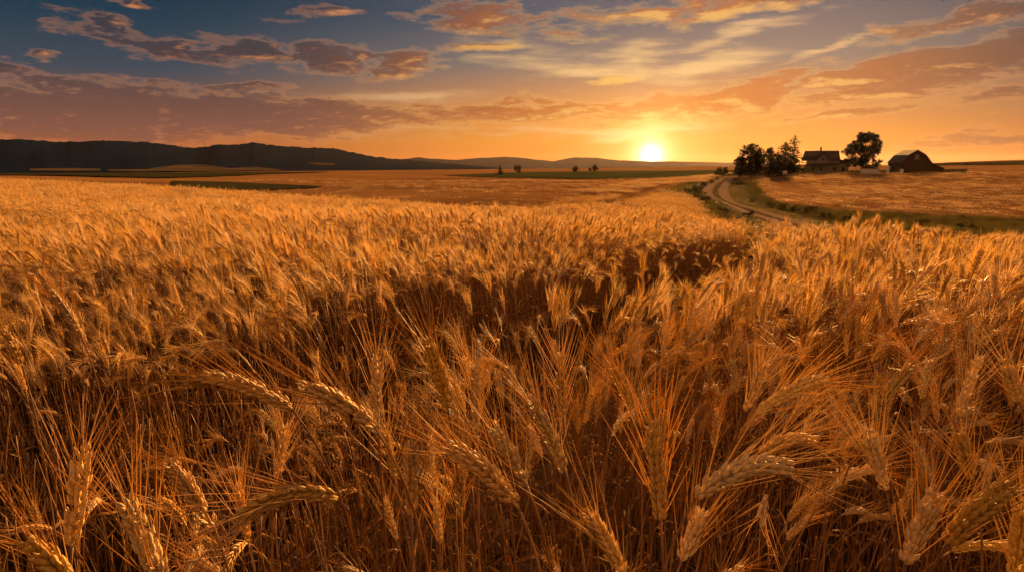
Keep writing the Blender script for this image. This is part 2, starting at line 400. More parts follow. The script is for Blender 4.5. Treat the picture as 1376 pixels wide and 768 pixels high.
# verge turf sheet built from the corridor beside the road
def corridor(name, top, bottom, mat, lift, nx, ny, rmin): return drape(name, top, bottom, mat, nx, ny, lift, rmin)
tag(strip('verge', RC, [-10, -7.5, -5, -3.2, -1.5, 0, 1.5, 3.2, 5, 7.5, 10], M['verge'], .09), kind='structure')
drape('verge_bank', [(1040, 279), (1080, 281.5), (1130, 286.5), (1200, 291.5), (1300, 296.5), (1376, 299.5), (1480, 301)], [(1040, 297), (1080, 302), (1130, 306), (1200, 309), (1300, 314), (1376, 318), (1480, 320)], M['verge'], 80, 8, .07, 42)
drape('farmyard', [(986, 231.5), (1060, 230.3), (1200, 229.4), (1300, 228)], [(986, 237.2), (1060, 235.6), (1150, 234.3), (1200, 233.6), (1300, 232.4)], M['lawn'], 80, 10, .2, 150)

# ------------------------------------------------------------------ wheat
def bez(p0, p1, p2, p3, n):
    t = np.linspace(0, 1, n)[:, None]
    return (1 - t) ** 3 * p0 + 3 * (1 - t) ** 2 * t * p1 + 3 * (1 - t) * t * t * p2 + t ** 3 * p3

def kernel_tpl(sides, rings):
    prof = {3: [(0, .35), (.42, 1.0), (1, .06)], 4: [(0, .35), (.28, .9), (.62, .92), (1, .06)], 6: [(0, .3), (.15, .72), (.36, 1.0), (.60, .84), (.82, .42), (1, .03)]}[rings]
    an = np.arange(sides) * 2 * math.pi / sides
    V = np.array([(r * math.cos(a), r * math.sin(a), z) for z, r in prof for a in an])
    n = len(prof)
    Fc = [(i * sides + j, i * sides + (j + 1) % sides, (i + 1) * sides + (j + 1) % sides, (i + 1) * sides + j) for i in range(n - 1) for j in range(sides)]
    return V, Fc

def unit(v): return v / (np.linalg.norm(v) + 1e-12)

def grow(stem_pts, ear_pts, rs, lod=0, ear_w=1.0, awn_len=.08, n_leaf=2, awn_spread=1.0, twist=None, stem_r=.0019, bald=.32):
    """stem_pts / ear_pts: curves in the stalk's own coordinates. Returns part name -> list of MB."""
    out = {}
    k = {0: 6, 1: 4, 2: 3}[lod]
    st = MB(); n = len(stem_pts); u = np.linspace(0, 1, n)
    rad = stem_r * (1.05 - .38 * u)
    for nd in (.34, .66): rad = rad + stem_r * .45 * np.exp(-((u - nd) / .012) ** 2)
    st.tube(stem_pts, rad, k); out['stem'] = [st]
    # ear
    L = np.sum(np.linalg.norm(np.diff(ear_pts, axis=0), axis=1)); T, X, Y = frames(ear_pts); ne = len(ear_pts)
    tw = rs.uniform(0, math.pi) if twist is None else twist
    kv, kf = kernel_tpl({0: 7, 1: 5, 2: 4}[lod], {0: 6, 1: 4, 2: 3}[lod])
    ear = MB(); beard = MB()
    ear.tube(ear_pts, np.linspace(.0022, .0009, ne), max(3, k - 1))
    nn = max(8, int(round(L / .0046))) if lod < 2 else 10
    wid = .0024 * ear_w; kl = .0146 * (1 if lod < 2 else 1.5); wid = wid if lod < 2 else wid * 1.5
    def awn(p, d, ln, r0):
        bend = unit(rs.normal(size=3)) * .10 + np.array([0, 0, -.05])
        q = [p, p + d * ln * .5 + bend * ln * .06, p + d * ln + bend * ln * .3]
        if lod == 0: beard.tube(q, [r0, r0 * .75, r0 * .18], 3, cap=False)
        else:
            s = unit(np.cross(d, rs.normal(size=3))) * r0 * 1.2
            beard.add([q[0] - s, q[0] + s, q[1] + s * .8, q[1] - s * .8, q[2]], [(0, 1, 2, 3), (3, 2, 4)])
    for i in range(nn):
        s = (i + .3) / nn; a = s * (ne - 1); j = min(int(a), ne - 2); f = a - j
        p = ear_pts[j] * (1 - f) + ear_pts[j + 1] * f
        t = unit(T[j] * (1 - f) + T[j + 1] * f); x = unit(X[j] * (1 - f) + X[j + 1] * f); y = np.cross(t, x)
        c, sn = math.cos(tw + .5 * s), math.sin(tw + .5 * s); sx = x * c + y * sn; oy = np.cross(t, sx)
        sd = 1 if i % 2 else -1; S_ = sx * sd
        if lod == 0 and rs.random() < .04: continue
        size = (.72 + .28 * min(1, s / .22)) * (1 if s < .7 else 1 - .42 * (s - .7) / .3) * rs.uniform(.84, 1.14)
        flo = [(0, .0022, .42), (1, .0013, .27), (-1, .0013, .27)] if lod < 2 else [(1, .0016, .3), (-1, .0016, .3)]
        for lat, off, lean in flo:
            lean = lean * .9
            d = unit(t + S_ * lean * rs.uniform(.7, 1.3) + oy * lat * .33 * rs.uniform(.7, 1.3) + rs.normal(size=3) * .07)
            o = p + S_ * off * ear_w + oy * lat * .0026 * ear_w
            e1 = unit(np.cross(d, oy)); e2 = np.cross(d, e1)
            ln = kl * size * rs.uniform(.9, 1.15); w = wid * size * rs.uniform(.85, 1.12)
            ear.add(o + kv[:, :1] * e1 * w * .82 + kv[:, 1:2] * e2 * w + kv[:, 2:] * d * ln, kf)
            if (lat != 0 or s > .85) and not (rs.random() < (bald, .2, .35)[lod]):
                tip = o + d * ln * .97
                al = awn_len * (.62 + .5 * math.sin(math.pi * min(1, s * .9 + .12))) * rs.uniform(.75, 1.2)
                ad = unit(t * 1.0 + S_ * .30 * awn_spread * rs.uniform(.5, 1.5) + oy * lat * .32 * awn_spread * rs.uniform(.3, 1.6) + rs.normal(size=3) * .07 * awn_spread)
                awn(tip, ad, al, .00055 if lod == 0 else (.00052 if lod == 1 else .00072))
    out['ear'] = [ear]; out['beard'] = [beard]
    # leaves
    lv = []
    for q in range(n_leaf):
        mb = MB(); s0 = rs.uniform(.34, .50) if q else rs.uniform(.48, .66)
        p = stem_pts[int(s0 * (n - 1))]; a = rs.uniform(0, 2 * math.pi); h = np.array([math.cos(a), math.sin(a), 0])
        Lf = rs.uniform(.08, .17); m = 9 if lod == 0 else (6 if lod == 1 else 4); wd = rs.uniform(.0026, .0052)
        el = rs.uniform(.5, 1.25); pos = p.copy(); V = []; droop = rs.uniform(1.6, 3.4); side0 = np.array([-h[1], h[0], 0]); twl = rs.uniform(-2.2, 2.2)
        for i in range(m):
            f = i / (m - 1); d = h * math.cos(el) + np.array([0, 0, 1]) * math.sin(el)
            nrm = np.cross(side0, d); s_ = side0 * math.cos(twl * f) + nrm * math.sin(twl * f); w = wd * math.sin(math.pi * min(1, .16 + .84 * f) ** .8) + .0004
            w = w * rs.uniform(.7, 1.15); V += [pos - s_ * w, pos + np.cross(d, s_) * w * rs.uniform(.3, 1.1), pos + s_ * w]
            pos = pos + d * Lf / (m - 1); el -= droop / (m - 1) * (.4 + 1.2 * f); h = unit(h + side0 * rs.normal() * .22); el += rs.normal() * .22; twl += rs.normal() * .35
        Fc = [(3 * i + c, 3 * i + c + 1, 3 * i + c + 4, 3 * i + c + 3) for i in range(m - 1) for c in (0, 1)]
        mb.add(V, Fc); lv.append(mb)
    out['leaf'] = lv
    return out

def std_curves(rs, h, nod, earL, n=18, ne=14, sway=.04):
    """An ear held nod radians away from vertical towards +x, neck at about height h."""
    tilt0 = nod * .55
    p3 = np.array([h * .10 * nod + rs.normal() * sway * .5, rs.normal() * sway, h])
    d0 = unit(np.array([math.sin(tilt0), rs.normal() * .08, math.cos(tilt0)]))
    st = bez(np.zeros(3), np.array([rs.normal() * .02, rs.normal() * .02, h * .45]), p3 - d0 * h * (.22 if nod < 1 else .16), p3, n)
    E = [p3]; a = tilt0 * 1.05; m = 40; yaw = rs.normal() * .1
    for i in range(m):
        a += (nod * 1.15 - tilt0) / m * 1.1
        E.append(E[-1] + np.array([math.sin(a) * math.cos(yaw), math.sin(a) * math.sin(yaw), math.cos(a)]) * earL / m)
    E = np.array(E)[np.round(np.linspace(0, m, ne)).astype(int)]
    return st, E

MATS = {'stem': M['stem'], 'ear': M['ear'], 'beard': M['awn'], 'leaf': M['leaf']}
GROUP = 'wheat stalks in the near field'

def link_parts(root, parts):
    for k, lst in parts.items():
        if k == 'beard': continue
        for mb in lst:
            o = obj(k, mb.mesh(k, [MATS[k]]), root)
            if k == 'ear': obj('beard', parts['beard'][0].mesh('beard', [MATS['beard']]), o)

# --- the stalks that stand out in the foreground: neck pixel, ear tip pixel, depths, arch, label
HERO = [
    ((97, 733), (111, 601), .66, .67, 0, 1.15, 'plump upright ear standing alone at the lower left, stem straight under it'),
    ((289, 712), (229, 624), .74, .70, 6, 1.0, 'ear tipped up to the left between the upright ear and the arched pale ear'),
    ((453, 669), (315, 703), .70, .64, 22, 1.15, 'pale plump ear arched over to the left with its tip hanging low'),
    ((392, 549), (272, 504), .78, .74, 10, 1.0, 'upper of two ears bowed left, swan-necked stem below it, dark gap behind'),
    ((503, 572), (406, 519), .72, .68, 8, 1.2, 'fat bowed ear pointing left just under a small grey upright ear'),
    ((220, 790), (170, 674), .62, .60, 4, 1.15, 'ear leaning left at the bottom edge under the tipped ear'),
    ((100, 785), (36, 727), .62, .60, 4, 1.1, 'ear cut by the bottom edge in the left corner, beard fanned left'),
    ((372, 642), (384, 572), .98, .98, 0, .9, 'reddish upright ear in the dark gap above the arched pale ear'),
    ((334, 728), (318, 650), .95, .95, 0, .8, 'thin orange ear in shade behind the arched pale ear'),
    ((508, 562), (505, 477), .86, .86, 0, .8, 'slim grey upright ear right behind the fat bowed ear'),
    ((602, 548), (574, 456), .92, .90, 5, 1.0, 'tall ear leaning left whose beard stands out against the dark gap'),
    ((641, 582), (638, 492), .95, .95, 0, .95, 'upright ear in the middle of the bright bearded cluster'),
    ((697, 682), (605, 601), .71, .68, 10, 1.15, 'pale fat ear slanting up left in the bottom middle, big plain kernels'),
    ((760, 633), (714, 538), .82, .80, 4, 1.05, 'long ear slanting left above a pair of pale stems'),
    ((708, 652), (664, 576), .80, .79, 3, 1.0, 'slanting ear tucked directly behind the pale fat ear'),
    ((757, 562), (751, 479), 1.0, 1.0, 0, .95, 'upright ear just above the long slanting ear'),
    ((888, 698), (877, 565), .68, .68, 0, 1.0, 'straight upright ear with a wide V of beard, brown stems behind'),
    ((840, 775), (794, 692), .68, .66, 3, 1.0, 'ear slanting left at the bottom edge next to the straight upright ear'),
    ((553, 692), (551, 597), .82, .82, 0, 1.0, 'brown upright ear between the fat bowed ear and the pale fat ear'),
    ((620, 694), (616, 628), .95, .95, 0, .9, 'short dark upright ear half hidden behind the pale fat ear'),
    ((846, 548), (821, 488), 1.15, 1.12, 2, .95, 'small pinkish ear leaning left in front of dense bearded heads'),
    ((936, 667), (1063, 629), .68, .65, 20, 1.2, 'fat golden ear arched to the right with beard streaming right'),
    ((916, 752), (944, 687), .70, .70, 0, .95, 'ear rising under the neck of the fat golden arched ear'),
    ((1030, 664), (1021, 704), .86, .85, 0, .55, 'small whitish ear hanging straight down with spidery beard'),
    ((1016, 557), (1109, 508), .86, .84, 9, .95, 'long ear bowed right above a sweep of bright beards'),
    ((1002, 552), (1029, 487), 1.02, 1.02, 0, .95, 'upright ear beside the neck of the long bowed ear'),
    ((1020, 608), (1095, 593), .90, .88, 10, .95, 'grey-brown ear lying flat behind the fat golden arched ear'),
    ((1182, 543), (1226, 487), .98, .98, 2, 1.0, 'brown ear leaning right with parallel beards sweeping right'),
    ((1190, 658), (1166, 576), .88, .88, 0, 1.05, 'dark rough ear leaning left on a stem with a folded leaf'),
    ((1217, 757), (1258, 661), .66, .66, 2, 1.15, 'stout brown ear leaning right near the bottom right corner'),
    ((1272, 730), (1356, 654), .66, .63, 8, 1.15, 'ear tilted right with one swollen pale kernel at its tip'),
    ((1307, 644), (1288, 582), .86, .86, 0, 1.2, 'ragged grey ear leaning left above the stout brown ear'),
    ((1370, 540), (1350, 482), .98, .98, 0, 1.05, 'two-toned grey and orange ear at the right edge'),
    ((1362, 775), (1378, 674), .66, .66, 0, 1.1, 'dim brown ear cut off by the lower right edge'),
    ((1288, 558), (1316, 478), 1.05, 1.05, 0, .9, 'dark ear leaning right in shade left of the two-toned ear'),
    ((107, 445), (65, 388), 1.35, 1.33, 4, .95, 'sunlit ear leaning left on a bare curved stem, tall stand behind'),
    ((31, 493), (5, 446), 1.3, 1.28, 8, .85, 'small bright ear bent left at the left edge above the dark stems'),
]
hero_base = []
for hi, (nk, tp, d0, d1, arch, ew, label) in enumerate(HERO):
    rs = np.random.default_rng(100 + hi)
    N = at(*nk, d0); Tp = at(*tp, d1)
    hang = Tp[2] < N[2] - .01
    mid = (N + Tp) / 2 + np.array([0, 0, 1]) * arch / F * d0 * (1.0)
    ev = unit(Tp - N); leanx = (N[0] - Tp[0])
    if label.startswith('small whitish'):
        base = np.array([N[0] + .10, N[1] + .10, 0.]); top_dir = unit(np.array([-.55, 0, -.85]))
    else:
        base = np.array([N[0] + leanx * .35 + rs.normal() * .025 - ev[0] * .02, N[1] + rs.uniform(.0, .07), 0.])
        q1 = mid * 2 - (N + Tp) / 2
        top_dir = unit(unit(q1 - N) * 1.0 + np.array([0, 0, .45 if arch > 3 else .1]))
    base[2] = float(height(base[0], base[1])) - .01
    q1 = mid * 2 - (N + Tp) / 2
    t = np.linspace(0, 1, 18)[:, None]
    ear = (1 - t) ** 2 * N + 2 * (1 - t) * t * q1 + t * t * Tp
    up = .55 if not label.startswith('small whitish') else .8
    st = bez(base, base + np.array([0, 0, N[2] * .45]), N - top_dir * N[2] * (.20 if arch < 15 else .15) + (np.array([0.03, 0, .1]) if label.startswith('small whitish') else 0), N, 26)
    root = empty('wheat_stalk', base); tag(root, label, 'wheat stalk', GROUP)
    parts = grow(st - base, ear - base, rs, 0, ear_w=ew * 1.28, bald=.18, awn_len=(.085 if d0 < .9 else .08) * (.7 if ew < .6 else 1), n_leaf=1 if hi % 3 else 2,
                 awn_spread=1.0 if ew > .6 else 2.2, stem_r=.0020 if ew > .6 else .0013, twist=rs.uniform(-.5, .5) + (0 if hi % 2 else .9))
    link_parts(root, parts); hero_base.append(base)
hero_base = np.array(hero_base)

# --- standard stalks: twelve meshes of each level of detail
def variant_set(lod, n):
    out = []
    for i in range(n):
        rs = np.random.default_rng(1000 * (lod + 1) + i)
        pose = ('upright', 'tipped', 'bowed')[i % 3]
        nod = {'upright': rs.uniform(.05, .3), 'tipped': rs.uniform(.55, .95), 'bowed': rs.uniform(1.2, 1.9)}[pose]
        h = rs.uniform(.80, .90)
        st, E = std_curves(rs, h, nod, rs.uniform(.078, .10), 18 if lod == 0 else 10, 14 if lod == 0 else 7)
        out.append((pose, grow(st, E, rs, lod, ear_w=rs.uniform(.85, 1.1), awn_len=rs.uniform(.07, .095), n_leaf=2 if i % 2 else 1, awn_spread=rs.uniform(.7, 1.2) if lod == 0 else rs.uniform(.35, .85))))
    return out

# plan of the field ------------------------------------------------------------
gap_px = [(950, 288), (940, 297), (918, 314), (862, 334), (792, 351), (705, 368), (625, 388), (520, 413), (390, 440), (230, 468), (60, 500)]
def plane_hit(px, py, z):
    d = ray(px, py); k = (z - CAM_Z) / d[2]; return np.array([k * d[0], k * d[1]])
GAP = np.array([plane_hit(x, y, .92 if y > 330 else .86) for x, y in gap_px])
def seg_dist(X, Y, P):
    best = np.full(np.shape(X), 1e9)
    for a, b in zip(P[:-1], P[1:]):
        d = b - a; L2 = d @ d; t = np.clip(((X - a[0]) * d[0] + (Y - a[1]) * d[1]) / L2, 0, 1)
        best = np.minimum(best, np.hypot(X - a[0] - t * d[0], Y - a[1] - t * d[1]))
    return best
def tram(pts, rmin=14): return np.array([ground_hit(x, y, rmin)[:2] for x, y in pts])
TRAMS = [tram([(905, 252), (880, 261), (862, 272), (838, 287), (815, 300)], 14), tram([(893, 252), (868, 261), (848, 271), (815, 285), (790, 296)], 14),
         tram([(1037, 239), (1042, 246), (1052, 256), (1075, 266)], 60), tram([(1047, 239), (1056, 247), (1072, 257), (1100, 266)], 60)]
EDGE = [(-400, 90), (0, 82), (180, 72), (350, 56), (500, 44), (640, 38), (700, 42), (760, 75), (820, 140), (870, 300), (2000, 300)]

def wheat_ok(X, Y):
    r = np.hypot(X, Y); Z = height(X, Y); px, py, dep = project(np.stack([X, Y, Z], -1))
    ok = np.ones(X.shape, bool)
    vis = dep > .1
    ok &= ~(vis & (r > 20) & inpoly(px, py, VERGE) & (px > 930))
    ok &= ~(vis & (r > 12) & (px > 985) & (r < 46))                 # the slope down to the verge behind the right-hand crest
    ok &= ~(vis & (r > 100) & inpoly(px, py, FARM))
    ok &= ~(vis & inpoly(px, py, [(225, 243), (300, 244), (440, 251), (450, 255), (380, 260), (225, 256)]) & (r > 70))
    ok &= ~(vis & (r > 300) & (px < 900)) & ~(vis & (px < 230) & (r > 110))
    ok &= ~(vis & (px > 980) & (r > 236))
    ok &= seg_dist(X, Y, RC) > np.where(r > 190, 4.0, 9.0)
    ok &= ~((np.abs(np.arctan2(X, Y)) > R(47)) & (r > 30))
    return ok

LOW = lambda X, Y: fbm2(X / 2.3 + 50, Y / 1.1, 31, 3)
STREAK = lambda X, Y: fbm2(X / 9 + 20, Y / 1.6, 77, 3)

def density(X, Y):
    r = np.hypot(X, Y); d = np.ones(X.shape)
    g = seg_dist(X, Y, GAP)
    wdt = np.interp(r, [0, 2, 3.6, 7, 14], [.18, .22, .48, .56, .56])
    d *= np.where(g < wdt, np.where(r > 2.6, .07, .03), np.where(g < wdt * 1.25, .6, 1))
    t = X / np.maximum(Y, .05)
    pxx = t / cp * F + CX; ed = np.interp(pxx, [e[0] for e in EDGE], [e[1] for e in EDGE])
    d *= np.clip(1 - (r - ed * .95) / (ed * .25), .16, 1)
    d *= np.where((t < -.10) & (r < 1.75 + .25 * np.clip(-t - .2, 0, .4)), .10, 1)
    d *= np.where(r < .8, .0, 1)
    d *= np.where((r < 1.35) & (t >= -.08), .34, 1) * np.where((r > 1.15) & (t > -.12), 1.15, 1)
    s = STREAK(X, Y)
    d *= np.where(r > 6, np.clip((s - .36) / .15, .05, 1), np.where(r > 2.5, np.clip((s - .30) / .16, .45, 1), 1))
    d *= np.where((pxx > 960) & (r > 60), .6, 1)
    for k, T_ in enumerate(TRAMS):
        d *= np.where(seg_dist(X, Y, T_) < (.45 + r / 160 if k < 2 else 1.4), 0, 1)
    return d

def scatter(r0, r1, per_m2, tmax=50):
    a0, a1 = -R(tmax), R(tmax); area = (a1 - a0) / 2 * (r1 * r1 - r0 * r0); n = int(area * per_m2)
    rr = np.sqrt(rng.uniform(r0 * r0, r1 * r1, n)); aa = rng.uniform(a0, a1, n)
    X, Y = rr * np.sin(aa), rr * np.cos(aa)
    k = wheat_ok(X, Y); X, Y = X[k], Y[k]
    k = rng.random(len(X)) < density(X, Y); return X[k], Y[k]

def pose_at(X, Y):
    """Heading of the nod, lean and height for each plant: the wind combs the stand in patches."""
    n = len(X); t = X / np.maximum(Y, .1)
    px = t * F + CX
    bias = np.interp(px, [0, 420, 640, 760, 1376], [math.pi, math.pi, 2.4, .55, .25])
    head = bias + rng.normal(0, .75, n) + (fbm2(X / 1.5, Y / 1.5, 61) - .5) * 1.6
    lean = np.abs(rng.normal(0, .07, n)) + np.interp(px, [0, 640, 800, 1376], [.05, .03, .08, .12])
    sc = (.95 + (LOW(X, Y) - .5) * .5) * rng.uniform(.84, 1.08, n) * np.where((t > -.12) & (np.hypot(X, Y) < 3.2), 1.035, 1)
    r = np.hypot(X, Y); best = np.full(n, 1e9); rc = np.zeros(n)
    for a, b in zip(GAP[:-1], GAP[1:]):
        d = b - a; q = np.clip(((X - a[0]) * d[0] + (Y - a[1]) * d[1]) / (d @ d), 0, 1); cx = a[0] + q * d[0]; cy = a[1] + q * d[1]
        e = np.hypot(X - cx, Y - cy); k = e < best; best = np.where(k, e, best); rc = np.where(k, np.hypot(cx, cy), rc)
    wd = np.interp(r, [0, 2, 3.6, 7, 14], [.18, .22, .48, .56, .56])
    sc = sc * np.where((best < wd + .6) & (r < rc) & (r > 1.6), .90, 1)
    sc = sc * np.where(best < wd, .80, 1)
    return head, lean, sc

def euler_for(head, lean):
    m = Matrix.Rotation(lean, 3, Vector((-math.sin(head), math.cos(head), 0))) @ Matrix.Rotation(head, 3, 'Z')
    return m.to_euler()

V0 = variant_set(0, 12)
# individuals: the nearest stalks, each an object with its own parts
Xn, Yn = scatter(.75, 2.6, 150, 43)
far_from_hero = np.array([np.min(np.hypot(hero_base[:, 0] - x, hero_base[:, 1] - y)) > .035 for x, y in zip(Xn, Yn)])
Xn, Yn = Xn[far_from_hero], Yn[far_from_hero]
order = np.argsort(np.hypot(Xn, Yn)); Xn, Yn = Xn[order], Yn[order]
N_IND = 300 - len(HERO)
hd, ln_, sc = pose_at(Xn, Yn)
vid = rng.integers(0, 12, len(Xn))
IND_R = float(np.hypot(Xn, Yn)[min(N_IND, len(Xn) - 1)])
proto = {}
for i in range(min(N_IND, len(Xn))):
    x, y = Xn[i], Yn[i]; z = float(height(x, y)) - .01
    v = int(vid[i]); pose = V0[v][0]
    e = euler_for(hd[i], ln_[i]); to = 'right' if math.cos(hd[i]) > 0 else 'left'
    root = empty('wheat_stalk', (x, y, z), e, sc[i] * (1.0 if np.hypot(x, y) > 1.0 else .97))
    lab = {'upright': 'ordinary upright wheat stalk, one of many crowded behind the big front ears',
           'tipped': f'ordinary wheat stalk with ear tipped to the {to}, crowded behind the big front ears',
           'bowed': f'ordinary wheat stalk with ear bowed over to the {to}, crowded behind the big front ears'}[pose]
    tag(root, lab, 'wheat stalk', GROUP)
    if v not in proto:
        link_parts(root, V0[v][1]); proto[v] = root
    else:
        src = proto[v]
        for ch in [o for o in src.children]:
            c = ch.copy(); COL.objects.link(c); c.parent = root
            for gch in ch.children:
                d = gch.copy(); COL.objects.link(d); d.parent = c

# stuff: everything behind them, instanced by one object -----------------------
def joined(parts):
    mb = MB()
    for k, lst in parts.items():
        mi = ('stem', 'ear', 'beard', 'leaf').index(k)
        for q in lst:
            mb.v += q.v; mb.f += [tuple(i + mb.n for i in f) for f in q.f]; mb.m += [mi] * len(q.f); mb.n += q.n
    return mb
WM = [M['stem'], M['ear'], M['awn'], M['leaf']]
hidden = bpy.data.collections.new('wheat_sources')
def source(name, mb):
    o = bpy.data.objects.new(name, mb.mesh(name, WM)); hidden.objects.link(o); return o
src0 = [source('stalk_source', joined(p)) for _, p in V0]
V1 = variant_set(1, 22)
src1 = [source('stalk_source', joined(p)) for _, p in V1]
def straw(i):
    rs = np.random.default_rng(4000 + i); h = rs.uniform(.62, .84); st, E = std_curves(rs, h, rs.uniform(0, .6), .08, 14, 8)
    p = grow(st, E, rs, 1, n_leaf=1 + i % 2); p.pop('ear'); p.pop('beard'); return p
srcs_ = [source('straw_source', joined(straw(i))) for i in range(8)]
V2 = variant_set(2, 10)
J2 = [joined(p) for _, p in V2]
def clump(seed, n, radius, keep=1.0, widen=1.0):
    rs = np.random.default_rng(seed); mb = MB()
    for i in range(n):
        j = J2[rs.integers(0, len(J2))]; a = rs.normal(0, .8) ; rad = radius * math.sqrt(rs.random()); th = rs.uniform(0, 2 * math.pi)
        s = rs.uniform(.86, 1.06); c, sn = math.cos(a) * s, math.sin(a) * s
        V = np.concatenate(j.v); ax = rs.normal(0, .09); 
        X = V[:, 0] * c - V[:, 1] * sn + rad * math.cos(th) + V[:, 2] * ax; Y = V[:, 0] * sn + V[:, 1] * c + rad * math.sin(th) + V[:, 2] * rs.normal(0, .05)
        mb.v.append(np.stack([X, Y, V[:, 2] * s], -1)); mb.f += [tuple(q + mb.n for q in f) for f in j.f]; mb.m += j.m; mb.n += len(V)
    return mb
src2 = [source('clump_source', clump(50 + i, 14, .24)) for i in range(6)]
src3 = [source('tuft_source', clump(80 + i, 26, .55)) for i in range(5)]

pts, lodv, idv, rotv, scv = [], [], [], [], []
def emit(X, Y, lod, nvar, zs=1.0, xy=1.0, sink=0.01):
    hd, ln_, sc = pose_at(X, Y)
    if lod >= 2: ln_ = ln_ * .6
    Z = height(X, Y) - sink
    for i in range(len(X)):
        pts.append((X[i], Y[i], Z[i])); lodv.append(lod); idv.append(int(rng.integers(0, nvar)))
        rotv.append(tuple(euler_for(hd[i], ln_[i]))); s = sc[i]; scv.append((s * xy, s * xy, s * zs))
k = np.arange(N_IND, len(Xn)); emit(Xn[k], Yn[k], 0, 12)
def emit_straw(X, Y):
    hd, ln_, sc = pose_at(X, Y); Z = height(X, Y) - .01
    for i in range(len(X)):
        pts.append((X[i], Y[i], Z[i])); lodv.append(4); idv.append(int(rng.integers(0, 8))); rotv.append(tuple(euler_for(rng.uniform(0, 6.28), abs(rng.normal(0, .09))))); s = rng.uniform(.72, 1.08); scv.append((s, s, s))
_n = 1500
_r = np.sqrt(rng.uniform(.80 ** 2, 2.9 ** 2, _n)); _a = rng.uniform(-R(45), R(45), _n)
emit_straw(_r * np.sin(_a), _r * np.cos(_a))
X, Y = scatter(2.6, 9, 190); emit(X, Y, 1, 22)
X, Y = scatter(9, 30, 16); emit(X, Y, 2, 6)
X, Y = scatter(30, 80, 3.2); emit(X, Y, 3, 5)
X, Y = scatter(80, 300, .45); emit(X, Y, 3, 5, 1.0, 2.2)
print('wheat instances', len(pts))

def scatter_object(name, pts, lodv, idv, rotv, scv, groups):
    me = bpy.data.meshes.new(name); me.from_pydata([tuple(map(float, p)) for p in pts], [], [])
    for nm, ty, fld, data in (('lod', 'INT', 'value', lodv), ('vid', 'INT', 'value', idv), ('rot', 'FLOAT_VECTOR', 'vector', rotv), ('scl', 'FLOAT_VECTOR', 'vector', scv)):
        a = me.attributes.new(nm, ty, 'POINT'); a.data.foreach_set(fld, np.array(data, dtype=(np.int32 if ty == 'INT' else np.float32)).ravel())
    o = obj(name, me)
    ng = bpy.data.node_groups.new(name, 'GeometryNodeTree')
    ng.interface.new_socket('Geometry', in_out='INPUT', socket_type='NodeSocketGeometry')
    ng.interface.new_socket('Geometry', in_out='OUTPUT', socket_type='NodeSocketGeometry')
    nd = ng.nodes; gi = nd.new('NodeGroupInput'); go = nd.new('NodeGroupOutput'); jn = nd.new('GeometryNodeJoinGeometry')
    def attr(n, t):
        q = nd.new('GeometryNodeInputNamedAttribute'); q.data_type = t; q.inputs['Name'].default_value = n; return q.outputs['Attribute']
    for lod, srcs in groups:
        g2i = nd.new('GeometryNodeGeometryToInstance')
        for s in reversed(srcs):
            oi = nd.new('GeometryNodeObjectInfo'); oi.inputs['Object'].default_value = s; oi.inputs['As Instance'].default_value = False
            ng.links.new(oi.outputs['Geometry'], g2i.inputs[0])
        ip = nd.new('GeometryNodeInstanceOnPoints'); ip.inputs['Pick Instance'].default_value = True
        cmp = nd.new('FunctionNodeCompare'); cmp.data_type = 'INT'; cmp.operation = 'EQUAL'
        ng.links.new(attr('lod', 'INT'), cmp.inputs[2]); cmp.inputs[3].default_value = lod
        ng.links.new(gi.outputs[0], ip.inputs['Points']); ng.links.new(cmp.outputs[0], ip.inputs['Selection'])
        ng.links.new(g2i.outputs[0], ip.inputs['Instance']); ng.links.new(attr('vid', 'INT'), ip.inputs['Instance Index'])
        ng.links.new(attr('rot', 'FLOAT_VECTOR'), ip.inputs['Rotation']); ng.links.new(attr('scl', 'FLOAT_VECTOR'), ip.inputs['Scale'])
        ng.links.new(ip.outputs[0], jn.inputs[0])
    ng.links.new(jn.outputs[0], go.inputs[0])
    md = o.modifiers.new('scatter', 'NODES'); md.node_group = ng
    return o
wf = scatter_object('wheat', pts, lodv, idv, rotv, scv, [(0, src0), (1, src1), (2, src2), (3, src3), (4, srcs_)])
tag(wf, 'sea of ripe golden wheat running back to the rolling hills', 'wheat', None, 'stuff')

# ------------------------------------------------------------------ verge grass, shrubs
def grass_clump(seed, n, rad, hgt):
    rs = np.random.default_rng(seed); mb = MB()
    for i in range(n):
        a = rs.uniform(0, 6.283); q = rad * math.sqrt(rs.random()); p = np.array([q * math.cos(a), q * math.sin(a), 0])
        d = unit(np.array([rs.normal() * .35, rs.normal() * .35, 1])); h = hgt * rs.uniform(.5, 1.15); w = unit(np.cross(d, rs.normal(size=3))) * .012
        m = p + d * h * .6; e = p + d * h + np.array([d[0], d[1], -.3]) * h * .25
        mb.add([p - w, p + w, m + w * .8, m - w * .8, e], [(0, 1, 2, 3), (3, 2, 4)])
    return mb
gs = []
for i in range(4):
    o = bpy.data.objects.new('grass_source', grass_clump(300 + i, 90, .38, .55).mesh('grass_source', [M['blade']])); hidden.objects.link(o); gs.append(o)
gp = []
n = 90000
xx = rng.uniform(0, 105, n); yy = rng.uniform(38, 260, n); zz = height(xx, yy); px, py, dep = project(np.stack([xx, yy, zz], -1))
rd = seg_dist(xx, yy, RC); rr = np.hypot(xx, yy)
okk = (inpoly(px, py, VERGE) | (rd < 9)) & (rd > 2.6) & (px > 925) & (rr > 40)
for x, y, z in zip(xx[okk], yy[okk], zz[okk]): gp.append((x, y, z))
grd = rd[okk]
print('grass', len(gp))
gp = gp[:16000]
gn = len(gp)
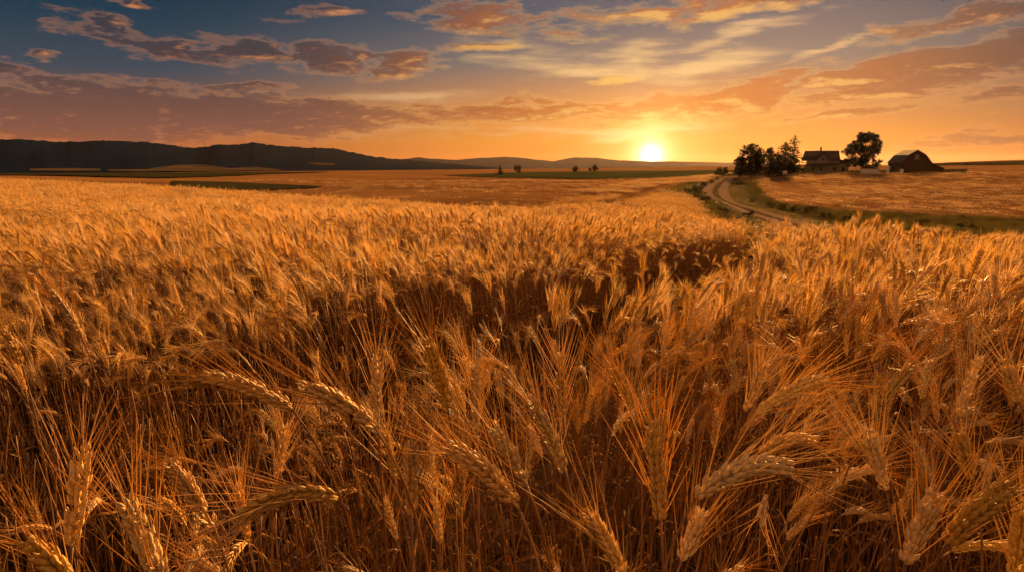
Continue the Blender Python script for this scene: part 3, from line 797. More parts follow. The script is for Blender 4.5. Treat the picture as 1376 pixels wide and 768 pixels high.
so = scatter_object('verge_grass', gp, [0] * gn, rng.integers(0, 4, gn).tolist(), [(0, 0, a) for a in rng.uniform(0, 6.28, gn)], [(s, s, s * q) for s, q in zip(rng.uniform(.8, 1.5, gn), rng.uniform(.5, 1.4, gn) * np.interp(grd[:gn], [2.5, 6, 9], [.16, .26, .9]))], [(0, gs)])
tag(so, 'green and straw coloured grass on both sides of the dirt road', 'grass', None, 'stuff')

def leaf_cloud(mb, blobs, n, size, rs, mi=0):
    """Leaf faces through the volume of overlapping lumps, thicker towards their skins."""
    w = np.array([b[3] ** 2 for b in blobs]); w = w / w.sum()
    for b in rs.choice(len(blobs), n, p=w):
        cx, cy, cz, rad = blobs[b]; v = unit(rs.normal(size=3)); q = rad * rs.random() ** .45 * (1 + .18 * rs.normal())
        p = np.array([cx, cy, cz]) + v * q * np.array([1, 1, .85]); s = size * rs.uniform(.6, 1.5)
        a = unit(rs.normal(size=3)); c = unit(np.cross(a, rs.normal(size=3)))
        mb.add([p - a * s, p + c * s * .55, p + a * s, p - c * s * .55], [(0, 1, 2, 3)], mi)

def shrub_mesh(seed, h, w):
    rs = np.random.default_rng(seed); f = MB(); st = MB()
    bl = []
    for i in range(9):
        a = rs.uniform(0, 6.283); q = w * .5 * math.sqrt(rs.random()); zz = h * rs.uniform(.3, .8)
        bl.append((q * math.cos(a), q * math.sin(a), zz, h * rs.uniform(.18, .30)))
        st.tube([np.zeros(3) + [q * .1, 0, -.1], np.array([q * .5 * math.cos(a), q * .5 * math.sin(a), zz * .5]), np.array(bl[-1][:3])], [.03, .02, .008], 4)
    leaf_cloud(f, bl, 900, .055, rs)
    return f.mesh('foliage', [M['bush']]), st.mesh('stem', [M['bark']])
shrubs = [shrub_mesh(500 + i, 1.3, 1.9) for i in range(4)]
SH = [((938, 259), 1.5, 'dark shrub at the far end of the hedge left of the road bend'), ((932, 264), 1.7, 'tallest dark shrub on the field side of the road bend'),
      ((946, 252), 1.5, 'dark shrub between the wheat and the road where it climbs'), ((955, 247.5), 1.4, 'small dark shrub left of the road near its top'),
      ((966, 242.5), 1.3, 'tiny dark shrub where the road reaches the trees'),
      ((936, 270), 1.5, 'shrub at the near end of the hedge by the bare wheat corner'), ((1012, 272), 1.0, 'low shrub on the right verge just past the bend'),
      ((1035, 279), 1.0, 'low shrub on the right verge halfway along the straight'), ((1052, 282), 1.1, 'rounded shrub between the road and the right-hand field'),
      ((1070, 286), 1.2, 'bushy shrub on the bank under the right-hand field'), ((1086, 288), 1.3, 'darkest bushy shrub on the bank above the crest of wheat'),
      ((1110, 294), 1.1, 'scrubby shrub at the near end of the bank'), ((1140, 299), 1.2, 'scrubby shrub just behind the wheat crest'),
      ((1180, 303), 1.2, 'wide shrub on the bank close to the wheat crest'), ((1235, 307), 1.2, 'shrub on the bank below the barn'),
      ((1300, 312), 1.2, 'shrub on the bank towards the picture edge'), ((1004, 292.5), .8, 'small weedy shrub on the near edge of the road'), ((972, 287), .8, 'small shrub between road and nearest wheat crest'), ((944, 276), 1.1, 'shrub beside the inner curve of the road')]
for i, ((x, y), s, lab) in enumerate(SH):
    p = ground_hit(x, y, 40); f, st = shrubs[i % 4]
    r_ = empty('shrub', p, (0, 0, i * 1.7), s * .72); tag(r_, lab, 'shrub', 'shrubs along the dirt road')
    obj('foliage', f, r_); obj('stem', st, r_)

# a dry weed standing among the front stalks
rs = np.random.default_rng(900); wp = at(440, 590, .98); wb = np.array([wp[0] + .02, wp[1] + .03, float(height(wp[0], wp[1])) - .01])
weed = empty('weed', wb); tag(weed, 'dry branching weed with clustered seed heads below the fat bowed ear', 'weed')
st = MB(); sd = MB(); top = wp - wb + np.array([0, 0, .035])
main = bez(np.zeros(3), np.array([.02, 0, .4]), top - np.array([0, 0, .2]), top, 16); st.tube(main, np.linspace(.0016, .0006, 16), 5)
for i in range(22):
    q = rs.uniform(.80, .99); p = main[int(q * 15)]; a = rs.uniform(0, 6.28); L_ = rs.uniform(.015, .045) * (1.5 - q)
    e = p + np.array([math.cos(a) * L_, math.sin(a) * L_, L_ * 1.5]); st.tube([p, (p + e) / 2 + np.array([0, 0, .004]), e], [.0006, .0005, .0003], 3)
    kv_, kf_ = kernel_tpl(5, 4); sd = MB()
    for j in range(9):
        d = unit(rs.normal(size=3) + np.array([0, 0, .6])); c1 = unit(np.cross(d, rs.normal(size=3))); c2 = np.cross(d, c1); o_ = e + rs.normal(size=3) * .004
        sd.add(o_ + kv_[:, :1] * c1 * .0016 + kv_[:, 1:2] * c2 * .0016 + kv_[:, 2:] * d * .0045, kf_)
    obj('seed_head', sd.mesh('seed_head', [M['leaf']]), weed)
obj('stem', st.mesh('stem', [M['stem']]), weed)

# ------------------------------------------------------------------ trees
def broad_tree(name, loc, h, w, seed, label, trunk_f=.22, nblob=16, nleaf=5200, leaf=.17, open_=False, lump=1.0):
    rs = np.random.default_rng(seed); root = empty(name, loc, (0, 0, 0)); tag(root, label, 'tree', 'trees round the farm')
    tr = MB(); cr = MB(); bl = []
    th = h * trunk_f
    tr.tube([(0, 0, -.3), (0.05 * h * rs.normal() * .3, 0, th), (rs.normal() * .03 * h, 0, h * .55), (rs.normal() * .05 * h, 0, h * .85)], [h * .036, h * .028, h * .016, h * .004], 8)
    for i in range(nblob):
        a = rs.uniform(0, 6.283); f = rs.uniform(0, 1); zz = th + (h - th) * (.12 + .80 * f)
        env = math.sin(math.pi * min(1, .18 + .74 * f)) ** .7
        q = w / 2 * env * (rs.uniform(.35, .85) if open_ else math.sqrt(rs.random()) * .8)
        rad = h * (rs.uniform(.09, .15) if open_ else rs.uniform(.10, .18)) * lump
        c = np.array([q * math.cos(a), q * math.sin(a), min(zz, h - rad * .8)]); bl.append((*c, rad))
        s0 = np.array([0, 0, th + (c[2] - th) * .35]); tr.tube([s0, (s0 + c) / 2 + np.array([0, 0, h * .03]), c], [h * .012, h * .008, h * .003], 5)
        for k in range(3):
            v = unit(rs.normal(size=3)); e = c + v * rad * 1.05; bl.append((*e, rad * rs.uniform(.3, .55))); tr.tube([c, e], [h * .003, h * .0015], 3)
    leaf_cloud(cr, bl, nleaf, leaf * h / 9, rs)
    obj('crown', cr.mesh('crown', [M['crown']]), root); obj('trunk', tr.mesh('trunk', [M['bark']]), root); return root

def conifer(name, loc, h, w, seed, label, group='trees round the farm', dense=1.0):
    rs = np.random.default_rng(seed); root = empty(name, loc); tag(root, label, 'tree', group)
    tr = MB(); cr = MB(); tr.tube([(0, 0, -.3), (0, 0, h * .5), (0, 0, h)], [h * .022, h * .013, h * .003], 7)
    nb = int(64 * dense)
    for i in range(nb):
        f = (i + rs.random()) / nb; z = h * (.02 + .96 * f); L = w / 2 * (1 - f) ** .8 * rs.uniform(.6, 1.15) + .12
        a = i * 2.4 + rs.normal() * .3; d = np.array([math.cos(a), math.sin(a), 0])
        tip = np.array([0, 0, z]) + d * L + np.array([0, 0, -L * rs.uniform(.05, .35) + (.25 * L if f > .7 else 0)])
        tr.tube([(0, 0, z), tuple(tip)], [h * .004, h * .001], 3)
        for k in range(int(34 * (L / (w / 2)) ** .7) + 8):
            u = rs.uniform(.12, 1.02); p = np.array([0, 0, z]) * (1 - u) + tip * u + rs.normal(size=3) * np.array([1, 1, .45]) * (.20 * L + .006 * h)
            s = (.012 * h + .10 * L) * rs.uniform(.5, 1.2); b = unit(d + rs.normal(size=3) * .6); c = unit(np.cross(b, rs.normal(size=3)))
            cr.add([p - b * s, p + c * s * .4, p + b * s, p - c * s * .4], [(0, 1, 2, 3)])
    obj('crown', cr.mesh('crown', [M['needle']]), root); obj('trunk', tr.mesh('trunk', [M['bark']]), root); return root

FR = 245.0
def farm_at(px, r=FR):
    t = (px - CX) / F * cp / 1.0
    a = math.atan(t); x, y = r * math.sin(a), r * math.cos(a); return np.array([x, y, float(height(x, y))])
ppm = F / FR / 1.0          # picture pixels per metre at the farm
def size(px, r=FR): return px * r * .92 / F
broad_tree('broadleaf_tree', farm_at(1010, 228), size(45, 228), size(36, 228), 11, 'dark round leafy tree standing beside the top of the road', .05, 30, 13000, .18)
broad_tree('broadleaf_tree', farm_at(995, 232), size(30, 232), size(20, 232), 12, 'lower bushy tree at the road side, leaning against a taller round one', .04, 20, 8000, .22)
broad_tree('broadleaf_tree', farm_at(1031, 246), size(36, 246), size(22, 246), 14, 'thin-crowned tree with sky showing through, between round tree and conifers', .08, 18, 5000, .18, True)
conifer('conifer_tree', farm_at(1054, 238), size(45, 238), size(48, 238), 13, 'broad dark conifer standing left of the slim one', dense=1.8)
conifer('conifer_tree', farm_at(1044, 234), size(33, 234), size(42, 234), 19, 'shorter bushy conifer in front of the broad one', dense=1.8)
conifer('conifer_tree', farm_at(1066, 250), size(52, 250), size(40, 250), 16, 'tallest slim conifer with tiered branches nearest the farmhouse', dense=.9)
broad_tree('broadleaf_tree', farm_at(1160, 252), size(51, 252), size(54, 252), 18, 'big spreading tree with open lobed crown between farmhouse and barn', .10, 30, 12500, .18, True)
for (px_, py_, h, lab, kind) in [(672, 235.5, 11, 'far pointed tree, first of the specks on the green field', 1), (695, 233.0, 8, 'far round tree beside the pointed one on the plain', 0),
                     (773, 231.2, 7, 'lone far round tree below the hazy hill', 0), (799, 230.8, 7.5, 'far wide tree nearest the setting sun', 0),
                     (793, 230.9, 4, 'tiny far bush touching the wide tree', 0)]:
    p = ground_hit(px_, py_, 300); s = np.hypot(p[0], p[1]) / 720
    if kind: t_ = conifer('conifer_tree', p, h * s, h * .75 * s, 30 + int(px_), lab, 'far trees on the plain')
    else:
        t_ = broad_tree('broadleaf_tree', p, h * s, h * 1.15 * s, 30 + int(px_), lab, .03, 12, 2200, .30, lump=1.7); t_['group'] = 'far trees on the plain'
for px_, h, w, lab in [(966, 3.4, 4.6, 'small round tree by itself where the road meets the skyline'), (975, 2.9, 2.6, 'little upright bush beside the small round tree')]:
    broad_tree('broadleaf_tree', farm_at(px_, 262), h, w, 60 + int(px_), lab, .03, 12, 2200, .30, lump=1.6)

# ------------------------------------------------------------------ farm buildings
M['siding'] = surf('pale_siding', (.12, .11, .10), (.17, .16, .145), 1.5, .7, .01, 4, .2, stretch=(.3, .3, 6))
M['shingle'] = surf('brown_shingle', (.045, .03, .024), (.085, .055, .042), 3, .9, .02, 5, .1)
M['glass'] = surf('window_glass', (.01, .012, .016), (.015, .017, .02), 2, .15, 0, 1, .5)
M['brick'] = surf('chimney_brick', (.10, .05, .035), (.15, .08, .055), 9, .9, .01, 4, .1)
M['redwood'] = surf('barn_boards', (.030, .011, .008), (.055, .022, .016), 2.5, .9, .02, 5, .1, stretch=(6, 6, .4))
M['tin'] = surf('tin_roof', (.055, .055, .062), (.09, .09, .10), 1.2, .9, .01, 4, .1, stretch=(4, .3, .3))
M['white'] = surf('white_paint', (.45, .45, .46), (.55, .55, .55), 3, .6, 0, 3, .3)
M['timber'] = surf('grey_timber', (.14, .11, .085), (.22, .18, .14), 4, .9, .01, 4, .1)

# farmhouse: long side to the camera, local x to the right, y away from the camera
hp = farm_at(1104, 250); hp[2] = zy(250, 231.2) - .15
hz = -math.atan2(hp[0], hp[1])
house = empty('farmhouse', hp, (0, 0, hz)); house.scale = (1, 1, 1.14); tag(house, 'pale two-storey farmhouse with brown roof, front gable and thin chimney', 'farmhouse')
U = 228 / F / 10.97 * 1.0          # metres per pixel of the enlarged crop
def hx(c): return (c - 480) * U
def hz_(c): return (612 - c) * U
x0, x1 = hx(272), hx(715); D = 7.5
w = MB(); w.box(x0, x1, 0, D, -.6, hz_(449)); obj('wall', w.mesh('wall', [M['siding']], False), house)
rf = MB()
e0, e1, zr, ze = hx(205), hx(724), hz_(330), hz_(452)
a0, a1 = hx(242), hx(696)
V = [(e0, -.5, ze), (e1, -.5, ze), (e1, D + .5, ze), (e0, D + .5, ze), (a0, D / 2, zr), (a1, D / 2, zr), (e0, -.5, ze - .16), (e1, -.5, ze - .16), (e1, D + .5, ze - .16), (e0, D + .5, ze - .16)]
rf.add(V, [(0, 1, 5, 4), (1, 2, 5), (2, 3, 4, 5), (3, 0, 4), (6, 9, 8, 7), (0, 6, 7, 1), (1, 7, 8, 2), (2, 8, 9, 3), (3, 9, 6, 0)])
roof = obj('roof', rf.mesh('roof', [M['shingle']], False), house)
ch = MB(); cx_ = hx(455); ch.box(cx_ - .26, cx_ + .26, D / 2 - .26, D / 2 + .26, zr - .5, hz_(290)); ch.box(cx_ - .34, cx_ + .34, D / 2 - .34, D / 2 + .34, hz_(290), hz_(284)); obj('chimney', ch.mesh('chimney', [M['brick']], False), roof)
gb = MB(); gx0, gx1, gxm = hx(388), hx(600), hx(495)
gb.prism([(gx0, hz_(492)), (gx1, hz_(492)), (gxm, hz_(376))], -.9, D / 2 - .4); gable = obj('gable', gb.mesh('gable', [M['siding']], False), house)
gr = MB()
for s in (-1, 1):
    ex = gx0 - .25 if s < 0 else gx1 + .25; ez = hz_(492) - .2
    gr.add([(ex, -1.1, ez), (gxm, -1.1, hz_(370)), (gxm, D / 2 - .3, hz_(370)), (ex, D / 2 - .3, ez), (ex, -1.1, ez + .14), (gxm, -1.1, hz_(370) + .14), (gxm, D / 2 - .3, hz_(370) + .14), (ex, D / 2 - .3, ez + .14)],
           [(0, 1, 2, 3), (7, 6, 5, 4), (0, 4, 5, 1), (3, 2, 6, 7), (0, 3, 7, 4), (1, 5, 6, 2)])
obj('gable_roof', gr.mesh('gable_roof', [M['shingle']], False), house)
def window(par, cx, z0, z1, wd, y, fm=None):
    f = MB(); t = .09
    f.box(cx - wd / 2 - t, cx - wd / 2, y - .07, y + .03, z0 - t, z1 + t); f.box(cx + wd / 2, cx + wd / 2 + t, y - .07, y + .03, z0 - t, z1 + t)
    f.box(cx - wd / 2, cx + wd / 2, y - .07, y + .03, z1, z1 + t); f.box(cx - wd / 2, cx + wd / 2, y - .09, y + .03, z0 - t, z0); f.box(cx - wd / 2, cx + wd / 2, y - .05, y + .02, (z0 + z1) / 2 - .03, (z0 + z1) / 2 + .03)
    o = obj('window', f.mesh('window', [fm or M['siding']], False), par)
    gl = MB(); gl.box(cx - wd / 2, cx + wd / 2, y - .03, y + .015, z0, z1); obj('pane', gl.mesh('pane', [M['glass']], False), o)
window(gable and house, gxm, hz_(452), hz_(408), .9, -.9)
for c in (375, 475, 655): window(house, hx(c), hz_(582), hz_(538), 1.0, -.0)
dr = MB(); dr.box(hx(588), hx(612), -.09, .03, 0.0, hz_(530)); door = obj('door', dr.mesh('door', [M['timber']], False), house)
pb = MB(); pb.add([(x0 - .1, -1.6, hz_(510)), (x1 + .1, -1.6, hz_(510)), (x1 + .1, -.003, hz_(496)), (x0 - .1, -.003, hz_(496)), (x0 - .1, -1.6, hz_(510) - .14), (x1 + .1, -1.6, hz_(510) - .14), (x1 + .1, -.003, hz_(496) - .14), (x0 - .1, -.003, hz_(496) - .14)],
                  [(0, 1, 2, 3), (7, 6, 5, 4), (0, 4, 5, 1), (1, 5, 6, 2), (3, 2, 6, 7), (0, 3, 7, 4)]); obj('porch_roof', pb.mesh('porch_roof', [M['shingle']], False), house)
for c in (285, 400, 520, 625, 705):
    q = MB(); q.box(hx(c) - .08, hx(c) + .08, -1.5, -1.34, -.3, hz_(511) - .1); obj('post', q.mesh('post', [M['siding']], False), house)
wg = MB(); wx0, wx1 = x1 + .003, hx(838); wg.box(wx0, wx1, .8, D - 1, -.6, hz_(490)); obj('wing_wall', wg.mesh('wing_wall', [M['siding']], False), house)
wr = MB(); wr.add([(wx0, .4, hz_(492)), (wx1 + .3, .4, hz_(492)), (wx1 + .3, D - .6, hz_(492)), (wx0, D - .6, hz_(492)), (wx0, D / 2, hz_(443)), (wx1 - .4, D / 2, hz_(447))], [(0, 1, 5, 4), (1, 2, 5), (2, 3, 4, 5), (3, 2, 1, 0), (3, 0, 4)]); obj('wing_roof', wr.mesh('wing_roof', [M['shingle']], False), house)
window(house, hx(768), hz_(585), hz_(540), .9, .8)
pr = MB(); pr.add([(hx(120), .2, hz_(520)), (x0 - .003, .2, hz_(506)), (x0 - .003, D - 1, hz_(506)), (hx(120), D - 1, hz_(520)), (hx(120), .2, hz_(528)), (x0 - .003, .2, hz_(514)), (x0 - .003, D - 1, hz_(514)), (hx(120), D - 1, hz_(528))],
                  [(0, 1, 2, 3), (7, 6, 5, 4), (0, 4, 5, 1), (3, 2, 6, 7), (0, 3, 7, 4), (1, 5, 6, 2)]); obj('side_porch_roof', pr.mesh('side_porch_roof', [M['shingle']], False), house)
for c in (130, 178, 207, 258):
    for yy_ in (.35, D - 1.3):
        q = MB(); q.box(hx(c) - .09, hx(c) + .09, yy_, yy_ + .18, -.4, hz_(520)); obj('post', q.mesh('post', [M['siding']], False), house)
q = MB(); q.box(hx(115), x0 - .003, .25, D - 1.05, -.6, hz_(600)); obj('porch_floor', q.mesh('porch_floor', [M['timber']], False), house)

# barn: gambrel, gable end towards the camera and to the right
bp = farm_at(1231, 246); bp[2] = zy(246, 230.7) - .1
barn = empty('barn', bp, (0, 0, -math.atan2(bp[0], bp[1]) + R(22)), .88); tag(barn, 'dark red gambrel barn with pale metal roof and lean-to', 'barn')
BW, BL = 4.7, 12.0; eave, kink, peak = 3.5, 6.0, 7.75; kx = 2.8
sec = [(-BW, -.8), (BW, -.8), (BW, eave), (kx, kink), (0, peak), (-kx, kink), (-BW, eave)]
b = MB(); b.prism(sec, 0, BL); obj('wall', b.mesh('wall', [M['redwood']], False), barn)
for s in (-1, 1):
    q = MB()
    P = [(s * (BW + .35), eave - .25), (s * kx, kink + .06), (0, peak + .06)]
    n_ = [(p[0] + s * .05, p[1] + .13) for p in P]; n_[2] = (0, peak + .2)
    V = [(p[0], yv, p[1]) for yv in (-.45, BL + .4) for p in P + n_]
    q.add(V, [(0, 1, 4, 3), (1, 2, 5, 4), (6, 9, 10, 7), (7, 10, 11, 8), (3, 4, 10, 9), (4, 5, 11, 10), (0, 6, 7, 1), (1, 7, 8, 2), (0, 3, 9, 6)])
    obj('roof', q.mesh('roof', [M['tin']], False), barn)
lt = MB(); lt.prism([(BW + .003, -.8), (BW + 4.6, -.8), (BW + 4.6, 1.5), (BW + .003, eave - .1)], .6, BL - 2); obj('lean_to', lt.mesh('lean_to', [M['redwood']], False), barn)
lr = MB(); lr.prism([(BW + .01, eave - .08), (BW + 4.9, 1.42), (BW + 4.9, 1.56), (BW + .01, eave + .06)], .3, BL - 1.7); obj('lean_to_roof', lr.mesh('lean_to_roof', [M['shingle']], False), barn)
for cx_, z0, z1, wd in [(0, 4.6, 6.2, 1.3)]:
    q = MB(); q.box(cx_ - wd / 2, cx_ + wd / 2, -.06, .02, z0, z1); obj('loft_door', q.mesh('loft_door', [M['timber']], False), barn)
q = MB(); q.box(-1.7, -.01, -.07, .02, -.1, 3.1); q.box(.01, 1.7, -.07, .02, -.1, 3.1); obj('barn_door', q.mesh('barn_door', [M['redwood']], False), barn)
for yv in (2.5, 5.5, 8.5, 11):
    q = MB(); q.box(-BW - .05, -BW + .02, yv - .4, yv + .4, 1.2, 2.1); obj('window', q.mesh('window', [M['glass']], False), barn)

# small things in the yard
sp_ = farm_at(1169, 240); sp_[2] = zy(240, 231.7)
shed = empty('shed', sp_, (0, 0, -math.atan2(sp_[0], sp_[1]) + R(-8))); tag(shed, 'low shed with white front wall under the big spreading tree', 'shed')
q = MB(); q.box(-2.5, 2.3, 0, 2.6, -.4, 1.35); obj('wall', q.mesh('wall', [M['white']], False), shed)
q = MB(); q.prism([(-2.8, 1.36), (2.6, 1.36), (-.4, 2.5)], -.25, 2.9); obj('roof', q.mesh('roof', [M['shingle']], False), shed)
def small(name, px, r, row, build, label, cat):
    p = farm_at(px, r); p[2] = max(float(height(p[0], p[1])) + .15, zy(r, row)); mb = MB(); build(mb); o = obj(name, mb.mesh(name, [M['white']]), None, p); tag(o, label, cat); return o
def post_t(mb): mb.tube([(0, 0, -.3), (0, 0, 1.35)], [.09, .08], 8); mb.box(-.75, .75, -.12, .12, 1.3, 1.62)
small('signpost', 1149.3, 238, 231.6, post_t, 'small white T-shaped post between farmhouse and big tree', 'post')
def tank(mb): mb.tube([(-.75, 0, .5), (-.6, 0, .5), (-.3, 0, .5), (.3, 0, .5), (.6, 0, .5), (.75, 0, .5)], [.05, .33, .42, .42, .33, .05], 12); mb.box(-.45, -.3, -.25, .25, -.3, .3); mb.box(.3, .45, -.25, .25, -.3, .3)
small('storage_tank', 1055.5, 226, 233.2, tank, 'small white rounded tank on the lawn below the conifers', 'tank')
def barrel(mb): mb.tube([(0, 0, -.1), (0, 0, .1), (0, 0, .6), (0, 0, 1.1), (0, 0, 1.15)], [.36, .42, .46, .42, .38], 12)
o = small('barrel', 1212.5, 236, 231.3, barrel, 'pale barrel standing against the long side of the barn', 'barrel')
def board(mb): mb.add([(-.4, 0, -.2), (.4, 0, -.2), (.9, .5, 2.0), (.1, .5, 2.0), (-.4, .08, -.2), (.4, .08, -.2), (.9, .58, 2.0), (.1, .58, 2.0)], [(0, 1, 2, 3), (7, 6, 5, 4), (0, 4, 5, 1), (1, 5, 6, 2), (2, 6, 7, 3), (3, 7, 4, 0)])
small('board', 1194, 243, 230.9, board, 'pale board leaning beside the left corner of the barn', 'board')

# ------------------------------------------------------------------ sky, sun
def sky_dir(px, py):
    d = unit(ray(px, py)); return math.degrees(math.atan2(d[0], d[1])), math.degrees(math.asin(d[2]))
SUN_A, SUN_E = sky_dir(875, 209)
LAMP_E = 16.0
LAMP_A = SUN_A + 12.0
W = bpy.data.worlds.new('World'); SC.world = W; W.use_nodes = True; nt = W.node_tree; nt.nodes.clear()
out = nt.nodes.new('ShaderNodeOutputWorld'); bg = nt.nodes.new('ShaderNodeBackground'); nt.links.new(bg.outputs[0], out.inputs[0]); bg.inputs[1].default_value = .1
tc = nt.nodes.new('ShaderNodeTexCoord'); sep = nt.nodes.new('ShaderNodeSeparateXYZ'); nt.links.new(tc.outputs['Generated'], sep.inputs[0])
dx, dy, dz = (S(nt, sep.outputs[i]) for i in range(3))
A = dx.op('ARCTAN2', dy) * 57.2958; E = dz.op('ARCSINE') * 57.2958
sky = nt.nodes.new('ShaderNodeTexSky'); sky.sky_type = 'NISHITA'; sky.sun_disc = False; sky.sun_elevation = R(LAMP_E); sky.sun_rotation = R(LAMP_A); sky.altitude = 500; sky.air_density = 1.6; sky.dust_density = 4.0
# clear air: warm band low, blue above, by elevation and distance in azimuth from the sun
ef = E / 40.0
near = ramp(nt, ef, [(0, lin((246, 132, 36))), (.05, lin((248, 158, 60))), (.12, lin((222, 148, 84))), (.20, lin((136, 122, 114))), (.29, lin((72, 88, 108))), (.5, lin((110, 96, 94))), (1, lin((96, 86, 88)))])
away = ramp(nt, ef, [(0, lin((190, 98, 50))), (.045, lin((178, 100, 60))), (.10, lin((128, 92, 76))), (.17, lin((68, 78, 90))), (.26, lin((34, 62, 80))), (.34, lin((20, 46, 64))), (.6, lin((70, 72, 84))), (1, lin((96, 86, 88)))])
dA = (A - SUN_A).op('ABSOLUTE')
# the side behind the camera: warm glow added to front-light the near ears
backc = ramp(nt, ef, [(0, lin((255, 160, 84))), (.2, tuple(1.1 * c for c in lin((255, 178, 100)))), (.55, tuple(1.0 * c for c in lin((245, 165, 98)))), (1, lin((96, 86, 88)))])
clear = mixc(nt, dA.smooth(5, 40), near, away)
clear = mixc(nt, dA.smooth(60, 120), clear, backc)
# cloud shapes
cmb = nt.nodes.new('ShaderNodeCombineXYZ'); nt.links.new(A.s, cmb.inputs[0]); nt.links.new(E.s, cmb.inputs[1]); AE = S(nt, cmb.outputs[0])
def mapped(vec, loc, rot, scl, kind='TEXTURE'):
    n = nt.nodes.new('ShaderNodeMapping'); n.vector_type = kind; nt.links.new(vec.s, n.inputs[0])
    n.inputs['Location'].default_value = loc; n.inputs['Rotation'].default_value = rot; n.inputs['Scale'].default_value = scl
    return S(nt, n.outputs[0])
def vm(op, a, b=None):
    n = nt.nodes.new('ShaderNodeVectorMath'); n.operation = op; nt.links.new(a.s, n.inputs[0])
    if isinstance(b, S): nt.links.new(b.s, n.inputs[1])
    elif b is not None: n.inputs[1].default_value = b
    return n
def warped(vec):
    wv = noise_node(nt, mapped(vec, (0, 0, 0), (0, 0, 0), (.10, .30, 1), 'POINT'), 1.0, 5, .6, out='Color')
    wv = S(nt, vm('SUBTRACT', wv, (.5, .5, .5)).outputs[0]); wv = S(nt, vm('MULTIPLY', wv, (10.0, 3.0, 0)).outputs[0])
    return S(nt, vm('ADD', vec, wv).outputs[0])
def blob_max(lst, AW):
    m = None
    for (x, y, rx, ry, tilt, s) in lst:
        a, e = sky_dir(x, y); k = 1 / F * 57.3
        q = mapped(AW, (a, e, 0), (0, 0, R(-tilt)), (rx * k, ry * k, 1))
        ln = S(nt, vm('LENGTH', q).outputs['Value'])
        n = nt.nodes.new('ShaderNodeMath'); n.operation = 'MULTIPLY_ADD'; nt.links.new(ln.s, n.inputs[0]); n.inputs[1].default_value = -s; n.inputs[2].default_value = s
        v = S(nt, n.outputs[0]); m = v if m is None else m.op('MAXIMUM', v)
    return m
DARK = [(235, 60, 150, 16, 7, 1.0), (330, 66, 75, 24, 8, 1.4), (455, 78, 85, 24, 4, 1.4), (545, 84, 66, 22, -12, 1.3), (648, 60, 62, 13, -4, 1.3),
        (40, 150, 380, 46, 0, 1.7), (330, 156, 320, 32, 1, 1.5), (60, 108, 130, 13, 10, 1.0), (340, 120, 52, 11, -6, .9), (62, 69, 26, 7, -4, .8),
        (690, 152, 210, 20, -3, 1.3), (540, 160, 150, 11, 0, .9), (690, 135, 70, 9, -8, .8), (825, 107, 46, 7, -6, 1.5),
        (940, 142, 200, 28, -7, 1.6), (1010, 118, 100, 20, -14, 1.5), (1165, 127, 115, 11, -6, 1.4), (1180, 100, 170, 18, -8, 1.6), (1310, 90, 160, 27, -9, 1.6),
        (1110, 158, 130, 7, -3, .9), (1330, 186, 130, 10, -3, .9), (1300, 140, 160, 12, -4, .6), (640, 22, 110, 20, 0, 1.1), (890, 14, 180, 20, -6, .9), (1000, 8, 100, 13, -10, 1.1),
        (1310, 22, 150, 20, -10, 1.1), (170, 4, 36, 7, 6, .8), (445, 14, 60, 8, -4, .7), (760, 40, 140, 14, -4, .5)]
CIRR = [(850, 78, 90, 28, -4, 1.0), (770, 92, 150, 18, 2, .9), (950, 85, 90, 22, -10, .9), (1120, 62, 120, 7, -13, 1.0), (880, 178, 110, 10, -3, 1.0), (560, 130, 150, 12, -3, .7), (990, 45, 110, 10, -12, .7), (700, 60, 160, 16, 3, .5), (640, 178, 200, 8, 0, .6)]
def dens(vec, lst, nz, detail):
    m = blob_max(lst, warped(vec)); f = noise_node(nt, mapped(vec, *nz), 1.0, detail, .66); return m + (f - .5) * 3.0
NZ = ((3, 1, 0), (0, 0, R(4)), (.26, 1.0, 1), 'POINT')
dn = dens(AE, DARK, NZ, 9)
ts = vm('SUBTRACT', AE, (0, 0, 0)); ts.inputs[0].default_value = (0, 0, 0); 
for l_ in list(ts.inputs[0].links): nt.links.remove(l_)
ts.inputs[0].default_value = (SUN_A, SUN_E - 3, 0); nt.links.new(AE.s, ts.inputs[1])
tn = vm('NORMALIZE', S(nt, ts.outputs[0])); tsc = vm('SCALE', S(nt, tn.outputs[0])); tsc.inputs['Scale'].default_value = .75
AE2 = S(nt, vm('ADD', AE, S(nt, tsc.outputs[0])).outputs[0])
dn2 = dens(AE2, DARK, NZ, 6)
den = dn.smooth(.05, .95)
lit = (dn - dn2).smooth(.12, .95)
cir = (blob_max(CIRR, warped(AE)) + (noise_node(nt, mapped(AE, (9, 5, 0), (0, 0, R(8)), (.10, .9, 1), 'POINT'), 1.0, 7, .6) - .5) * 2.4).smooth(.05, 1.0)
# sun distance
sd = Vector((math.sin(R(SUN_A)) * math.cos(R(SUN_E)), math.cos(R(SUN_A)) * math.cos(R(SUN_E)), math.sin(R(SUN_E))))
dt = S(nt, vm('DOT_PRODUCT', S(nt, tc.outputs['Generated']), tuple(sd)).outputs['Value'])
ang = dt.op('MINIMUM', 1.0).op('ARCCOSINE') * 57.2958
closef = ang.smooth(32, 2)
cl_away = ramp(nt, ef, [(0, lin((168, 100, 64))), (.075, lin((134, 88, 74))), (.16, lin((90, 68, 66))), (.25, lin((68, 60, 66))), (.4, lin((80, 70, 74)))])
cl_dark = mixc(nt, closef, cl_away, lin((206, 116, 50)))
cl_lit = mixc(nt, closef, lin((236, 152, 92)), lin((255, 208, 112)))
thick = den.smooth(.1, .7) * (lit * -.75 + 1.0)
cloud = mixc(nt, thick, cl_lit, cl_dark)
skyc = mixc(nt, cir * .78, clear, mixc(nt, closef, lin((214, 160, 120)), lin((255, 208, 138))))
skyc = mixc(nt, den * .9, skyc, cloud)
